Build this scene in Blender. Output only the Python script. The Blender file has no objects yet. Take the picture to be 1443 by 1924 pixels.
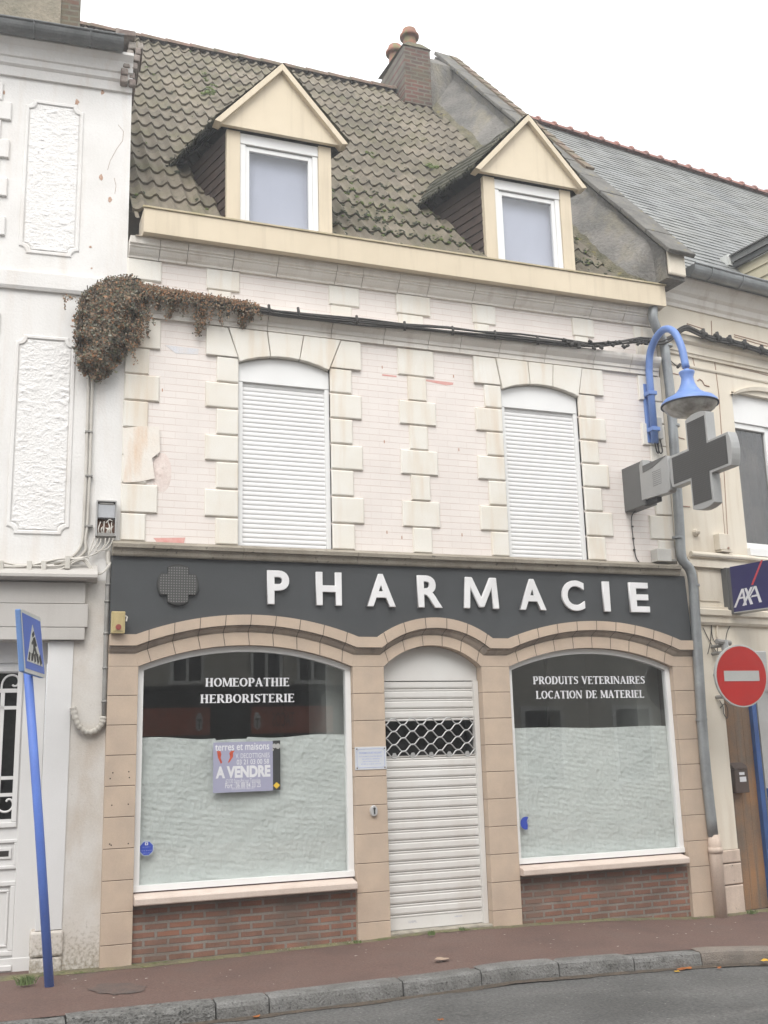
import bpy, math, random
import numpy as np
from mathutils import noise, Vector, Matrix
random.seed(7); rng = np.random.default_rng(7)
SC = bpy.context.scene
COL = SC.collection
pi = math.pi
R = math.radians

# ---------------------------------------------------------------- camera, light, exposure
CAMR = np.array([[0.93459414, -0.35467013, -0.02725613], [-0.05205614, -0.21216659, 0.97584604], [0.35188628, 0.91060114, 0.21675241]])
FPX = 1990.0; CAM = np.array([0, -10.0, 1.78])
cd = bpy.data.cameras.new('camera'); cam = bpy.data.objects.new('camera', cd); COL.objects.link(cam)
cd.sensor_fit = 'AUTO'; cd.sensor_width = 36.0; cd.lens = 36.0 * FPX / 1924.0; cd.clip_end = 2000; cd.clip_start = 0.05
m = Matrix.Identity(4)
for i in range(3):
    m[i][0] = CAMR[0][i]; m[i][1] = CAMR[1][i]; m[i][2] = -CAMR[2][i]; m[i][3] = CAM[i]
cam.matrix_world = m; SC.camera = cam

SUN_EL, SUN_AZ = R(52), R(205)          # azimuth clockwise from +Y
w = bpy.data.worlds.new('World'); SC.world = w; w.use_nodes = True
nt = w.node_tree; nt.nodes.clear()
wo = nt.nodes.new('ShaderNodeOutputWorld'); bg = nt.nodes.new('ShaderNodeBackground'); bg.inputs['Strength'].default_value = 0.105
sky = nt.nodes.new('ShaderNodeTexSky'); sky.sky_type = 'NISHITA'; sky.sun_disc = False
sky.sun_elevation = SUN_EL; sky.sun_rotation = SUN_AZ; sky.dust_density = 4.0; sky.air_density = 1.0; sky.ozone_density = 1.0
hs = nt.nodes.new('ShaderNodeHueSaturation'); hs.inputs['Saturation'].default_value = 0.22
tc = nt.nodes.new('ShaderNodeTexCoord'); cn = nt.nodes.new('ShaderNodeTexNoise'); cn.inputs['Scale'].default_value = 2.2; cn.inputs['Detail'].default_value = 6
cr = nt.nodes.new('ShaderNodeValToRGB'); cr.color_ramp.elements[0].position = .30; cr.color_ramp.elements[1].position = .62
cr.color_ramp.elements[0].color = (4.6, 4.85, 5.1, 1); cr.color_ramp.elements[1].color = (12.0, 12.1, 12.2, 1)
mx = nt.nodes.new('ShaderNodeMix'); mx.data_type = 'RGBA'; mx.inputs[0].default_value = .88
nt.links.new(sky.outputs[0], hs.inputs['Color']); nt.links.new(tc.outputs['Generated'], cn.inputs['Vector']); nt.links.new(cn.outputs['Fac'], cr.inputs[0])
nt.links.new(hs.outputs[0], mx.inputs[6]); nt.links.new(cr.outputs[0], mx.inputs[7]); nt.links.new(mx.outputs[2], bg.inputs[0]); nt.links.new(bg.outputs[0], wo.inputs[0])
sl = bpy.data.lights.new('sun', 'SUN'); sl.energy = 1.2; sl.angle = R(35); sl.color = (1, .97, .93)
so = bpy.data.objects.new('sun', sl); COL.objects.link(so)
sd = Vector((math.sin(SUN_AZ) * math.cos(SUN_EL), math.cos(SUN_AZ) * math.cos(SUN_EL), math.sin(SUN_EL)))
so.rotation_euler = sd.to_track_quat('Z', 'Y').to_euler(); so.location = (-5, -8, 20)
SC.view_settings.view_transform = 'Standard'; SC.view_settings.look = 'None'; SC.view_settings.exposure = 1.02; SC.view_settings.gamma = 1
SC.render.engine = 'CYCLES'

# ---------------------------------------------------------------- measuring helpers (photo pixel -> point on a real plane)
def ray(px, py):
    v = np.array([(px - 721.5) / FPX, -(py - 962) / FPX, 1.0]); return CAMR.T @ v
def onplane(px, py, o, n):
    d = ray(px, py); o = np.array(o, float); n = np.array(n, float); return CAM + d * (((o - CAM) @ n) / (d @ n))
def fac(px, py, Y=0.0): return onplane(px, py, (0, Y, 0), (0, 1, 0))
def inx(px, py, X): return onplane(px, py, (X, 0, 0), (1, 0, 0))
def inz(px, py, Z): return onplane(px, py, (0, 0, Z), (0, 0, 1))
class Frame:                        # plan of a house turned by some degrees
    def __init__(s, x, y, deg):
        a = R(deg); s.o = np.array([x, y, 0.0]); s.u = np.array([math.cos(a), math.sin(a), 0]); s.n = np.array([-math.sin(a), math.cos(a), 0]); s.a = a
    def at(s, px, py, off=0.0):
        p = onplane(px, py, s.o + s.n * off, s.n) - s.o; return (float(p @ s.u), float(p[2]))
    def loc(s, p):
        p = np.array(p) - s.o; return (float(p @ s.u), float(p @ s.n), float(p[2]))

# ---------------------------------------------------------------- materials
def lin(r, g, b):
    f = lambda c: (c / 255 / 12.92) if c / 255 <= .04045 else ((c / 255 + .055) / 1.055) ** 2.4
    return (f(r), f(g), f(b), 1)
MATS = {}
def base_mat(name):
    mt = bpy.data.materials.new(name); mt.use_nodes = True; MATS[name] = mt
    n = mt.node_tree; b = n.nodes['Principled BSDF']; return mt, n, b
def tex(n, kind, **kw):
    t = n.nodes.new(kind)
    for k, v in kw.items():
        if k in t.inputs: t.inputs[k].default_value = v
        else: setattr(t, k, v)
    return t
def ramp(n, fac, p0, p1, c0=(0, 0, 0, 1), c1=(1, 1, 1, 1)):
    r = n.nodes.new('ShaderNodeValToRGB'); e = r.color_ramp.elements; e[0].position = p0; e[1].position = p1; e[0].color = c0; e[1].color = c1
    n.links.new(fac, r.inputs[0]); return r.outputs[0]
def mixc(n, fac, a, b, mode='MIX'):
    x = n.nodes.new('ShaderNodeMix'); x.data_type = 'RGBA'; x.blend_type = mode
    if isinstance(fac, (int, float)): x.inputs[0].default_value = fac
    else: n.links.new(fac, x.inputs[0])
    for i, v in ((6, a), (7, b)):
        if isinstance(v, tuple): x.inputs[i].default_value = v
        else: n.links.new(v, x.inputs[i])
    return x.outputs[2]
def coords(n, scale=(1, 1, 1), rot=(0, 0, 0)):
    t = n.nodes.new('ShaderNodeTexCoord'); mp = n.nodes.new('ShaderNodeMapping'); mp.inputs['Scale'].default_value = scale; mp.inputs['Rotation'].default_value = rot
    n.links.new(t.outputs['Object'], mp.inputs[0]); return mp.outputs[0]
def noisefac(n, scale, detail=5, vec=None, rough=.55, dist=0.0):
    t = tex(n, 'ShaderNodeTexNoise', Scale=scale, Detail=detail, Roughness=rough, Distortion=dist)
    n.links.new(vec if vec is not None else coords(n), t.inputs['Vector']); return t.outputs['Fac']
def bumpn(n, b, height, strength=.3, dist=.01, prev=None):
    bp = n.nodes.new('ShaderNodeBump'); bp.inputs['Strength'].default_value = strength; bp.inputs['Distance'].default_value = dist
    n.links.new(height, bp.inputs['Height'])
    if prev is not None: n.links.new(prev, bp.inputs['Normal'])
    n.links.new(bp.outputs[0], b.inputs['Normal']); return bp.outputs[0]
def M(name, c, c2=None, sc=2.5, fine=70, var=.1, bump=.25, bdist=.006, rough=.8, stain=None, stain_amt=.35, stain_sc=(7, 7, .7), spots=None, spot_sc=25, spot_lo=.68, metal=0, spec=.35, contrast=(.35, .68)):
    if name in MATS: return MATS[name]
    mt, n, b = base_mat(name)
    c2 = c2 or tuple(list(np.array(c[:3]) * .86) + [1])
    col = mixc(n, ramp(n, noisefac(n, sc, 7), *contrast), c2, c)
    if stain:
        f = noisefac(n, 1.0, 5, coords(n, stain_sc)); f = ramp(n, f, .52, .74, (0, 0, 0, 1), (stain_amt,) * 3 + (1,)); col = mixc(n, f, col, stain)
    if spots:
        f = ramp(n, noisefac(n, spot_sc, 4), spot_lo, spot_lo + .08); col = mixc(n, f, col, spots)
    fn = noisefac(n, fine, 4)
    col = mixc(n, 1.0, col, ramp(n, fn, .25, .75, (1 - var,) * 3 + (1,), (1, 1, 1, 1)), 'MULTIPLY')
    n.links.new(col, b.inputs['Base Color']); b.inputs['Roughness'].default_value = rough; b.inputs['Metallic'].default_value = metal; b.inputs['Specular IOR Level'].default_value = spec
    if bump: bumpn(n, b, fn, bump, bdist)
    return mt
def foot_dirt(mt, h, colr, amt=.8):
    n = mt.node_tree; b = n.nodes['Principled BSDF']; src = b.inputs['Base Color'].links[0].from_socket
    t = n.nodes.new('ShaderNodeTexCoord'); sp = n.nodes.new('ShaderNodeSeparateXYZ'); n.links.new(t.outputs['Object'], sp.inputs[0])
    f1 = noisefac(n, 34, 6); ma = n.nodes.new('ShaderNodeMath'); ma.operation = 'MULTIPLY_ADD'; ma.inputs[1].default_value = 1.5; n.links.new(f1, ma.inputs[0]); n.links.new(sp.outputs[2], ma.inputs[2])
    f = ramp(n, ma.outputs[0], .55, .80 + h, (amt, amt, amt, 1), (0, 0, 0, 1)); n.links.new(mixc(n, f, src, colr), b.inputs['Base Color'])
def brick_mat(name, c1, c2, cm, bw, rh, mort, bump=.5, courses=None, odd=None, rough=.8, squash=.0, noise_amt=.25, mort_smooth=.1, spots=None, offset=.5, grime=None):
    mt, n, b = base_mat(name)
    t = n.nodes.new('ShaderNodeTexCoord'); sp = n.nodes.new('ShaderNodeSeparateXYZ'); cb = n.nodes.new('ShaderNodeCombineXYZ')
    n.links.new(t.outputs['Object'], sp.inputs[0]); n.links.new(sp.outputs[0], cb.inputs[0]); n.links.new(sp.outputs[2], cb.inputs[1])
    wob = n.nodes.new('ShaderNodeTexNoise'); wob.inputs['Scale'].default_value = 9; n.links.new(cb.outputs[0], wob.inputs['Vector'])
    ws = n.nodes.new('ShaderNodeVectorMath'); ws.operation = 'MULTIPLY_ADD'; ws.inputs[1].default_value = (.012 * squash,) * 3
    n.links.new(wob.outputs['Color'], ws.inputs[0]); n.links.new(cb.outputs[0], ws.inputs[2])
    bt = tex(n, 'ShaderNodeTexBrick', Scale=1.0); bt.inputs['Brick Width'].default_value = bw; bt.inputs['Row Height'].default_value = rh; bt.inputs['Mortar Size'].default_value = mort
    bt.inputs['Mortar Smooth'].default_value = mort_smooth; bt.inputs['Color1'].default_value = c1; bt.inputs['Color2'].default_value = c2; bt.inputs['Mortar'].default_value = cm; bt.offset = offset
    n.links.new(ws.outputs[0], bt.inputs['Vector'])
    f = noisefac(n, 3.0, 6); fn = noisefac(n, 60, 5)
    col = mixc(n, 1.0, bt.outputs['Color'], ramp(n, f, .3, .7, (1 - noise_amt,) * 3 + (1,), (1, 1, 1, 1)), 'MULTIPLY')
    col = mixc(n, 1.0, col, ramp(n, fn, .25, .75, (1 - noise_amt * .6,) * 3 + (1,), (1, 1, 1, 1)), 'MULTIPLY')
    if odd:
        b2 = n.nodes.new('ShaderNodeTexBrick'); b2.offset = offset
        for k_, v_ in (('Scale', 1.0), ('Brick Width', bw), ('Row Height', rh), ('Mortar Size', mort), ('Mortar Smooth', mort_smooth), ('Color1', (0, 0, 0, 1)), ('Color2', (1, 1, 1, 1)), ('Mortar', (0, 0, 0, 1))): b2.inputs[k_].default_value = v_
        n.links.new(ws.outputs[0], b2.inputs['Vector']); col = mixc(n, ramp(n, b2.outputs['Color'], .74, .97, (0, 0, 0, 1), (.65, .65, .65, 1)), col, odd)
    if courses:
        sv = n.nodes.new('ShaderNodeSeparateXYZ'); n.links.new(ws.outputs[0], sv.inputs[0]); dv = n.nodes.new('ShaderNodeMath'); dv.operation = 'DIVIDE'; dv.inputs[1].default_value = rh; n.links.new(sv.outputs[1], dv.inputs[0])
        fr_ = n.nodes.new('ShaderNodeMath'); fr_.operation = 'FRACT'; n.links.new(dv.outputs[0], fr_.inputs[0]); ln = ramp(n, fr_.outputs[0], .05, .085, (1, 1, 1, 1), (0, 0, 0, 1)); ln2 = mixc(n, 1.0, ln, ramp(n, noisefac(n, 2.6, 4), .33, .6, (.15, .15, .15, 1), (.85, .85, .85, 1)), 'MULTIPLY'); col = mixc(n, ln2, col, courses)
    if grime:
        col = mixc(n, ramp(n, noisefac(n, 1.7, 6), .5, .72, (0, 0, 0, 1), (.75, .75, .75, 1)), col, grime)
    n.links.new(col, b.inputs['Base Color']); b.inputs['Roughness'].default_value = rough
    inv = n.nodes.new('ShaderNodeMath'); inv.operation = 'SUBTRACT'; inv.inputs[0].default_value = 1; n.links.new(bt.outputs['Fac'], inv.inputs[1])
    p = bumpn(n, b, inv.outputs[0], bump, .008); bumpn(n, b, fn, bump * .5, .004, p)
    return mt

C = lambda *a: tuple(a) + (1,)
white_stucco = M('white_stucco', C(.78, .765, .745), C(.70, .68, .655), sc=1.6, fine=45, var=.05, bump=.35, bdist=.008, stain=C(.60, .51, .43), stain_amt=.40, spots=C(.50, .38, .31), spot_sc=9, spot_lo=.735)
rough_stucco = M('rough_stucco', C(.80, .785, .77), C(.76, .74, .72), sc=4, fine=50, var=.06, bump=.7, bdist=.012)
pier_cement = M('pier_cement', C(.67, .645, .61), C(.56, .51, .45), sc=2.2, fine=60, var=.12, bump=.4, stain=C(.42, .31, .21), stain_amt=.55, stain_sc=(3, 3, 1.2), spots=C(.30, .26, .21), spot_sc=12, spot_lo=.70)
foot_dirt(pier_cement, .35, C(.20, .165, .11))
pink_brick = brick_mat('pink_brick', C(.79, .73, .685), C(.77, .705, .66), C(.72, .64, .59), .225, .0693, .003, bump=.2, rough=.5, squash=.45, noise_amt=.07, courses=C(.52, .40, .345))
cream_stone = M('cream_stone', C(.78, .755, .70), C(.735, .69, .61), sc=2.2, fine=90, var=.06, bump=.25, stain=C(.60, .44, .28), stain_amt=.42)
grey_stone = M('grey_cornice_stone', C(.80, .765, .71), C(.74, .69, .625), sc=2.5, fine=80, var=.1, bump=.3, stain=C(.40, .31, .25), stain_amt=.35)
dirty_stone = M('dirty_ledge_stone', C(.36, .32, .265), C(.25, .22, .175), sc=4, fine=60, var=.2, bump=.45, spots=C(.12, .105, .085), spot_sc=18, spot_lo=.62)
tan_stone = M('tan_stone', C(.54, .425, .325), C(.465, .37, .29), sc=4.5, fine=150, var=.10, bump=.2, bdist=.003, stain=C(.40, .30, .23), stain_amt=.35, stain_sc=(3, 3, 2))
tan_mould_shaded = M('tan_stone_shaded', C(.40, .325, .26), C(.30, .25, .205), sc=6, fine=120, var=.15, bump=.25, stain=C(.16, .13, .11), stain_amt=.5, stain_sc=(9, 9, 2))  # darker tan stone: under-lit shade of the receding moulding put into the colour
mortar = M('dark_mortar', C(.13, .105, .09), sc=8)
slot_dark = M('gap_shade', C(.035, .03, .028), bump=0)
cream_paint = M('cream_paint', C(.68, .585, .44), C(.62, .53, .395), sc=2, fine=120, var=.04, bump=.08, rough=.5, stain=C(.50, .42, .31), stain_amt=.5, stain_sc=(12, 12, .8))
cream_shadow = M('cream_board_shaded', C(.52, .45, .36), bump=.1)  # darker copy of the cream paint, shade under the gutter put into the colour
pvc = M('white_pvc', C(.80, .80, .79), C(.76, .755, .745), sc=2, fine=200, var=.02, bump=0, rough=.3)
shutter_white = M('white_shutter', C(.79, .785, .78), C(.745, .735, .73), sc=1.5, fine=200, var=.03, bump=.03, rough=.4)
door_metal = M('white_lacquered_metal', C(.70, .69, .665), C(.64, .62, .59), sc=1.3, fine=120, var=.05, bump=.05, rough=.4, stain=C(.5, .44, .38), stain_amt=.3, stain_sc=(4, 4, 1))
galv = M('galvanised_steel', C(.48, .48, .475), C(.40, .40, .395), rough=.4, bump=.05, metal=.3)
fascia_m = M('charcoal_panel', C(.066, .070, .074), C(.058, .061, .064), sc=2, fine=220, var=.2, bump=.15, bdist=.002, rough=.55, spots=C(.11, .11, .11), spot_sc=3, spot_lo=.75)
letter_m = M('white_letter', C(.80, .79, .79), bump=0, rough=.35, var=.03)
zinc = M('grey_zinc', C(.33, .345, .35), C(.24, .25, .255), sc=5, fine=60, var=.12, bump=.08, rough=.45, stain=C(.16, .16, .16), stain_amt=.4, metal=.35)
dark_zinc = M('weathered_zinc', C(.17, .175, .175), C(.11, .115, .115), sc=4, fine=50, var=.2, bump=.1, rough=.55, stain=C(.26, .26, .25), stain_amt=.4, metal=.2)
brick_red = brick_mat('red_plinth_brick', C(.34, .155, .10), C(.225, .13, .095), C(.30, .265, .23), .215, .066, .013, bump=1.0, squash=.9, noise_amt=.45, mort_smooth=.2, grime=C(.165, .12, .095), odd=C(.34, .145, .085))
chimney_brick = brick_mat('chimney_brick', C(.20, .075, .05), C(.10, .06, .045), C(.20, .18, .14), .22, .072, .013, bump=1.0, squash=1.6, noise_amt=.55, grime=C(.115, .105, .055))
chimney_render = M('chimney_render', C(.34, .29, .22), C(.22, .20, .15), sc=2.5, fine=30, var=.3, bump=.6, bdist=.02, stain=C(.36, .20, .12), stain_amt=.5, stain_sc=(2, 2, 2))
gable_render = M('grey_gable_render', C(.235, .22, .20), C(.135, .13, .12), sc=2.6, fine=26, var=.35, bump=.7, bdist=.03, stain=C(.33, .29, .20), stain_amt=.6, stain_sc=(3, 3, 1.5), spots=C(.10, .095, .085), spot_sc=7, spot_lo=.66)
moss_fillet = M('mossy_cement', C(.20, .175, .12), C(.095, .09, .05), sc=5, fine=40, var=.35, bump=.8, bdist=.03, spots=C(.20, .17, .06), spot_sc=9, spot_lo=.6)
coping_m = M('coping_slab', C(.19, .18, .16), C(.12, .115, .105), sc=5, fine=40, var=.3, bump=.5, spots=C(.21, .18, .09), spot_sc=10, spot_lo=.6)
terracotta = M('terracotta', C(.36, .155, .10), C(.24, .125, .085), sc=6, fine=40, var=.2, bump=.3, spots=C(.22, .19, .09), spot_sc=7, spot_lo=.52)
ridge_m = M('mossy_ridge_tile', C(.24, .145, .115), C(.135, .115, .075), sc=6, fine=40, var=.3, bump=.4)
cheek_m = M('brown_shingle', C(.085, .058, .047), C(.055, .04, .034), sc=8, fine=90, var=.3, bump=.2)
road_m = M('road_asphalt', C(.185, .182, .175), C(.115, .113, .108), sc=.9, fine=42, var=.62, bump=1.0, bdist=.018, spots=C(.36, .35, .33), spot_sc=38, spot_lo=.64, stain=C(.27, .26, .245), stain_amt=.45, stain_sc=(.5, 2.5, 1))
pave_m = M('reddish_pavement', C(.20, .122, .098), C(.15, .096, .08), sc=1.5, fine=60, var=.45, bump=.9, bdist=.01, stain=C(.12, .10, .088), stain_amt=.55, stain_sc=(1.5, 1.5, 1), spots=C(.27, .20, .17), spot_sc=110, spot_lo=.68)
kerb_m = M('granite_kerb', C(.27, .265, .255), C(.165, .16, .15), sc=4, fine=60, var=.45, bump=.9, bdist=.012, spots=C(.09, .085, .08), spot_sc=45, spot_lo=.60, stain=C(.11, .105, .10), stain_amt=.5, stain_sc=(9, 9, 3))
kerb_rough = M('rough_granite_kerb', C(.30, .295, .28), C(.17, .165, .155), sc=14, fine=55, var=.5, bump=1.0, bdist=.03, spots=C(.08, .08, .075), spot_sc=34, spot_lo=.58)
kerb_brown = M('brownish_kerb', C(.29, .245, .205), C(.21, .18, .155), sc=6, fine=100, var=.35, bump=.8, bdist=.012, spots=C(.13, .115, .10), spot_sc=50, spot_lo=.62)
blue_lamp = M('pale_blue_enamel', C(.165, .27, .58), C(.14, .235, .51), rough=.4, bump=.03, var=.05, spots=C(.25, .22, .20), spot_sc=30, spot_lo=.76)
blue_post = M('blue_post_paint', C(.115, .215, .62), C(.10, .18, .55), rough=.45, bump=.05, var=.08, stain=C(.12, .17, .33), stain_amt=.5, spots=C(.30, .31, .33), spot_sc=22, spot_lo=.72)
blue_sign = M('blue_sign_face', C(.075, .165, .62), rough=.35, bump=0, var=.04)
sign_white = M('sign_white', C(.66, .67, .64), rough=.4, bump=0, var=.04)
sign_grey = M('sign_grey', C(.44, .44, .42), rough=.4, bump=0, var=.08)
black_m = M('black_paint', C(.03, .03, .03), bump=0, rough=.5)
red_sign = M('red_sign_face', C(.42, .022, .018), C(.36, .02, .016), rough=.5, bump=0, var=.05, spec=.2)
navy = M('navy_sign_face', C(.028, .024, .12), C(.024, .021, .10), rough=.4, bump=.03, var=.1)
axa_red = M('red_stripe', C(.60, .06, .075), bump=0, rough=.4)
steel_grey = M('brushed_grey_steel', C(.42, .42, .415), C(.36, .36, .355), rough=.35, bump=.03, metal=.25)
dark_box = M('dark_grey_box', C(.13, .13, .128), C(.115, .115, .112), rough=.5, bump=.03)
cable_black = M('black_cable', C(.035, .033, .032), C(.06, .055, .05), rough=.6, bump=.2)
cable_white = M('painted_cable', C(.62, .59, .54), C(.48, .45, .40), rough=.6, bump=.1)
pipe_grey = M('grey_conduit', C(.34, .33, .31), C(.25, .24, .225), sc=8, rough=.7, bump=.2)
grey_plastic = M('grey_plastic', C(.42, .42, .41), C(.36, .35, .34), rough=.6, bump=.1)
cream_right = M('cream_render', C(.745, .685, .585), C(.69, .62, .51), sc=1.4, fine=70, var=.06, bump=.3, stain=C(.46, .35, .25), stain_amt=.35)
pinkish_base = M('pinkish_plinth', C(.64, .52, .43), C(.54, .435, .36), sc=4, fine=60, var=.15, bump=.5, stain=C(.3, .22, .17), stain_amt=.4, spots=C(.12, .10, .085), spot_sc=14, spot_lo=.70)
groove_m = M('groove_brown', C(.40, .27, .205), bump=.1)
grey_siding = M('grey_painted_board', C(.50, .475, .445), C(.45, .425, .395), sc=1.5, fine=90, var=.05, bump=.1, rough=.5, stain=C(.36, .33, .30), stain_amt=.3)
white_door = M('white_door_paint', C(.70, .69, .68), C(.65, .64, .625), sc=1.5, fine=120, var=.04, bump=.08, rough=.4)
wood_brown = M('worn_wood', C(.36, .19, .085), C(.18, .125, .085), sc=2.2, fine=60, var=.3, bump=.3, stain=C(.19, .155, .125), stain_amt=.7, stain_sc=(14, 14, .7), rough=.6)
blue_wood = M('blue_door_paint', C(.035, .10, .30), C(.03, .07, .20), rough=.45, bump=.1)
yellow_box = M('aged_cream_plastic', C(.52, .43, .22), C(.45, .36, .18), sc=6, rough=.5, bump=.1, stain=C(.3, .22, .1), stain_amt=.3)
red_lens = M('dull_red_lens', C(.30, .075, .06), rough=.3, bump=0)
poster_m = M('lilac_poster', C(.345, .345, .455), C(.325, .325, .43), bump=0, rough=.4, var=.03)
orange_m = M('red_orange_print', C(.62, .13, .06), C(.42, .06, .03), sc=20, bump=0)
yellow_m = M('yellow_print', C(.75, .50, .05), bump=0)
charcoal = M('charcoal_print', C(.045, .045, .045), bump=0)
print_white = M('white_print', C(.72, .72, .74), bump=0, rough=.5, var=.03)
sticker_blue = M('blue_sticker', C(.045, .085, .46), bump=0, rough=.35, var=.1)
print_blue = M('faded_blue_print', C(.30, .36, .68), bump=0)
plaque_m = M('enamel_plaque', C(.62, .64, .67), bump=0, rough=.25, var=.03)
chrome = M('chrome', C(.62, .62, .62), metal=.35, rough=.35, bump=0)
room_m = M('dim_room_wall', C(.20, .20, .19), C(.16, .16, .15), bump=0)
room_light = M('pale_room_wall', C(.42, .43, .41), bump=0)
sky_backing_m = M('sky_tinted_backing', C(.52, .53, .60), C(.47, .48, .55), sc=1.5, bump=0)  # pale interior backing of the dormer panes, sky reflection put into its bluish colour
curtain_m = M('brown_curtain', C(.17, .145, .115), C(.09, .08, .07), sc=4, bump=.1)
leaf_litter = M('fallen_leaf', C(.40, .14, .03), C(.25, .08, .02), sc=20, bump=.2)
leaf_yellow = M('yellow_leaf', C(.65, .38, .04), bump=.1)
paper_litter = M('tan_litter', C(.42, .31, .23), bump=.1)
chip_m = M('pale_grit', C(.52, .49, .45), bump=0)
weed_m = M('weed_green', C(.135, .185, .065), C(.10, .14, .05), bump=0)
dry_grass = M('dry_straw', C(.42, .38, .28), bump=0)
edge_moss = M('edge_moss', C(.215, .20, .10), C(.15, .125, .085), sc=7, fine=60, var=.4, bump=.8, spots=C(.10, .12, .04), spot_sc=13, spot_lo=.56)
opp_dark = M('dark_shop_band', C(.035, .033, .03), bump=0)
opp_wall = M('opposite_render', C(.52, .50, .43), C(.46, .44, .38), bump=.1)
opp_orange = M('orange_shop_sign', C(.50, .12, .05), C(.42, .10, .04), bump=0)
IVY = [M('ivy_%s' % k, c, bump=0, rough=.75) for k, c in (('brown', C(.20, .135, .09)), ('dark', C(.085, .07, .05)), ('green', C(.14, .14, .085)), ('grey', C(.23, .225, .18)), ('orange', C(.33, .17, .085)), ('tan', C(.30, .225, .15)))]
MOSS = [M('moss_dark', C(.035, .04, .018), bump=.4), M('moss_green', C(.085, .115, .025), bump=.4)]

def glass_mat(name, tint=(1, 1, 1, 1), add=.04, mult=1.5, rough=0.0):
    mt = bpy.data.materials.new(name); mt.use_nodes = True; n = mt.node_tree; n.nodes.clear(); MATS[name] = mt
    o = n.nodes.new('ShaderNodeOutputMaterial'); mxs = n.nodes.new('ShaderNodeMixShader'); tr = n.nodes.new('ShaderNodeBsdfTransparent'); gl = n.nodes.new('ShaderNodeBsdfGlossy')
    lw = n.nodes.new('ShaderNodeLayerWeight'); lw.inputs[0].default_value = .5; fr = n.nodes.new('ShaderNodeMath'); fr.operation = 'POWER'; fr.inputs[1].default_value = 3.2; n.links.new(lw.outputs['Facing'], fr.inputs[0]); ma = n.nodes.new('ShaderNodeMath'); ma.operation = 'MULTIPLY_ADD'; ma.inputs[1].default_value = mult; ma.inputs[2].default_value = add
    ma.use_clamp = True; tr.inputs[0].default_value = tint; gl.inputs['Roughness'].default_value = rough
    n.links.new(fr.outputs[0], ma.inputs[0]); n.links.new(ma.outputs[0], mxs.inputs[0]); n.links.new(tr.outputs[0], mxs.inputs[1]); n.links.new(gl.outputs[0], mxs.inputs[2]); n.links.new(mxs.outputs[0], o.inputs[0])
    return mt
shop_glass = glass_mat('shop_glass', (.95, .97, .96, 1), .13, .8)
win_glass = glass_mat('window_glass', (.9, .92, .95, 1), .12, .8)
dark_glass = glass_mat('door_glass', (.5, .5, .5, 1), .03, .6, .15)

def led_mat(name, a, b, pitch):
    mt, n, bs = base_mat(name)
    t = n.nodes.new('ShaderNodeTexCoord'); sc = n.nodes.new('ShaderNodeVectorMath'); sc.operation = 'SCALE'; sc.inputs['Scale'].default_value = 1 / pitch
    fr = n.nodes.new('ShaderNodeVectorMath'); fr.operation = 'FRACTION'; sb = n.nodes.new('ShaderNodeVectorMath'); sb.operation = 'SUBTRACT'; sb.inputs[1].default_value = (.5, .5, .5)
    sp = n.nodes.new('ShaderNodeSeparateXYZ'); cb = n.nodes.new('ShaderNodeCombineXYZ'); ln = n.nodes.new('ShaderNodeVectorMath'); ln.operation = 'LENGTH'
    n.links.new(t.outputs['Object'], sc.inputs[0]); n.links.new(sc.outputs[0], fr.inputs[0]); n.links.new(fr.outputs[0], sb.inputs[0]); n.links.new(sb.outputs[0], sp.inputs[0])
    return mt, n, bs, sp, cb, ln
def led(name, a, b, pitch, axis):
    mt, n, bs, sp, cb, ln = led_mat(name, a, b, pitch)
    n.links.new(sp.outputs[axis], cb.inputs[0]); n.links.new(sp.outputs[2], cb.inputs[1]); n.links.new(cb.outputs[0], ln.inputs[0])
    col = ramp(n, ln.outputs['Value'], .2, .3, b, a); n.links.new(col, bs.inputs['Base Color']); bs.inputs['Roughness'].default_value = .5
    return mt
led_dark = led('led_grid_dark', C(.05, .05, .048), C(.19, .185, .18), .0245, 0)
led_cross = led('led_grid_cross', C(.034, .033, .032), C(.075, .072, .07), .022, 1)

def roof_tile_mat():
    mt, n, b = base_mat('concrete_roof_tile')
    f1 = noisefac(n, 1.1, 6); f2 = noisefac(n, 9, 6); f3 = noisefac(n, 70, 4); f4 = noisefac(n, 2.3, 8, None, .65)
    col = mixc(n, ramp(n, f1, .35, .65), C(.15, .128, .092), C(.21, .178, .135))
    t = n.nodes.new('ShaderNodeTexCoord')
    vo = tex(n, 'ShaderNodeTexVoronoi', Scale=3.1); n.links.new(t.outputs['Object'], vo.inputs['Vector'])
    col = mixc(n, 1.0, col, ramp(n, vo.outputs['Color'], .25, .8, (.78, .78, .78, 1), (1.12, 1.12, 1.12, 1)), 'MULTIPLY')
    col = mixc(n, ramp(n, f4, .48, .68, (0, 0, 0, 1), (.5, .5, .5, 1)), col, C(.13, .125, .05))
    col = mixc(n, ramp(n, f2, .60, .72, (0, 0, 0, 1), (.8, .8, .8, 1)), col, C(.075, .07, .045))
    col = mixc(n, 1.0, col, ramp(n, f3, .25, .75, (.7, .7, .7, 1), (1.08, 1.08, 1.08, 1)), 'MULTIPLY')
    n.links.new(col, b.inputs['Base Color']); b.inputs['Roughness'].default_value = .85; bumpn(n, b, f3, .4, .006)
    return mt
tile_m = roof_tile_mat()
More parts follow.
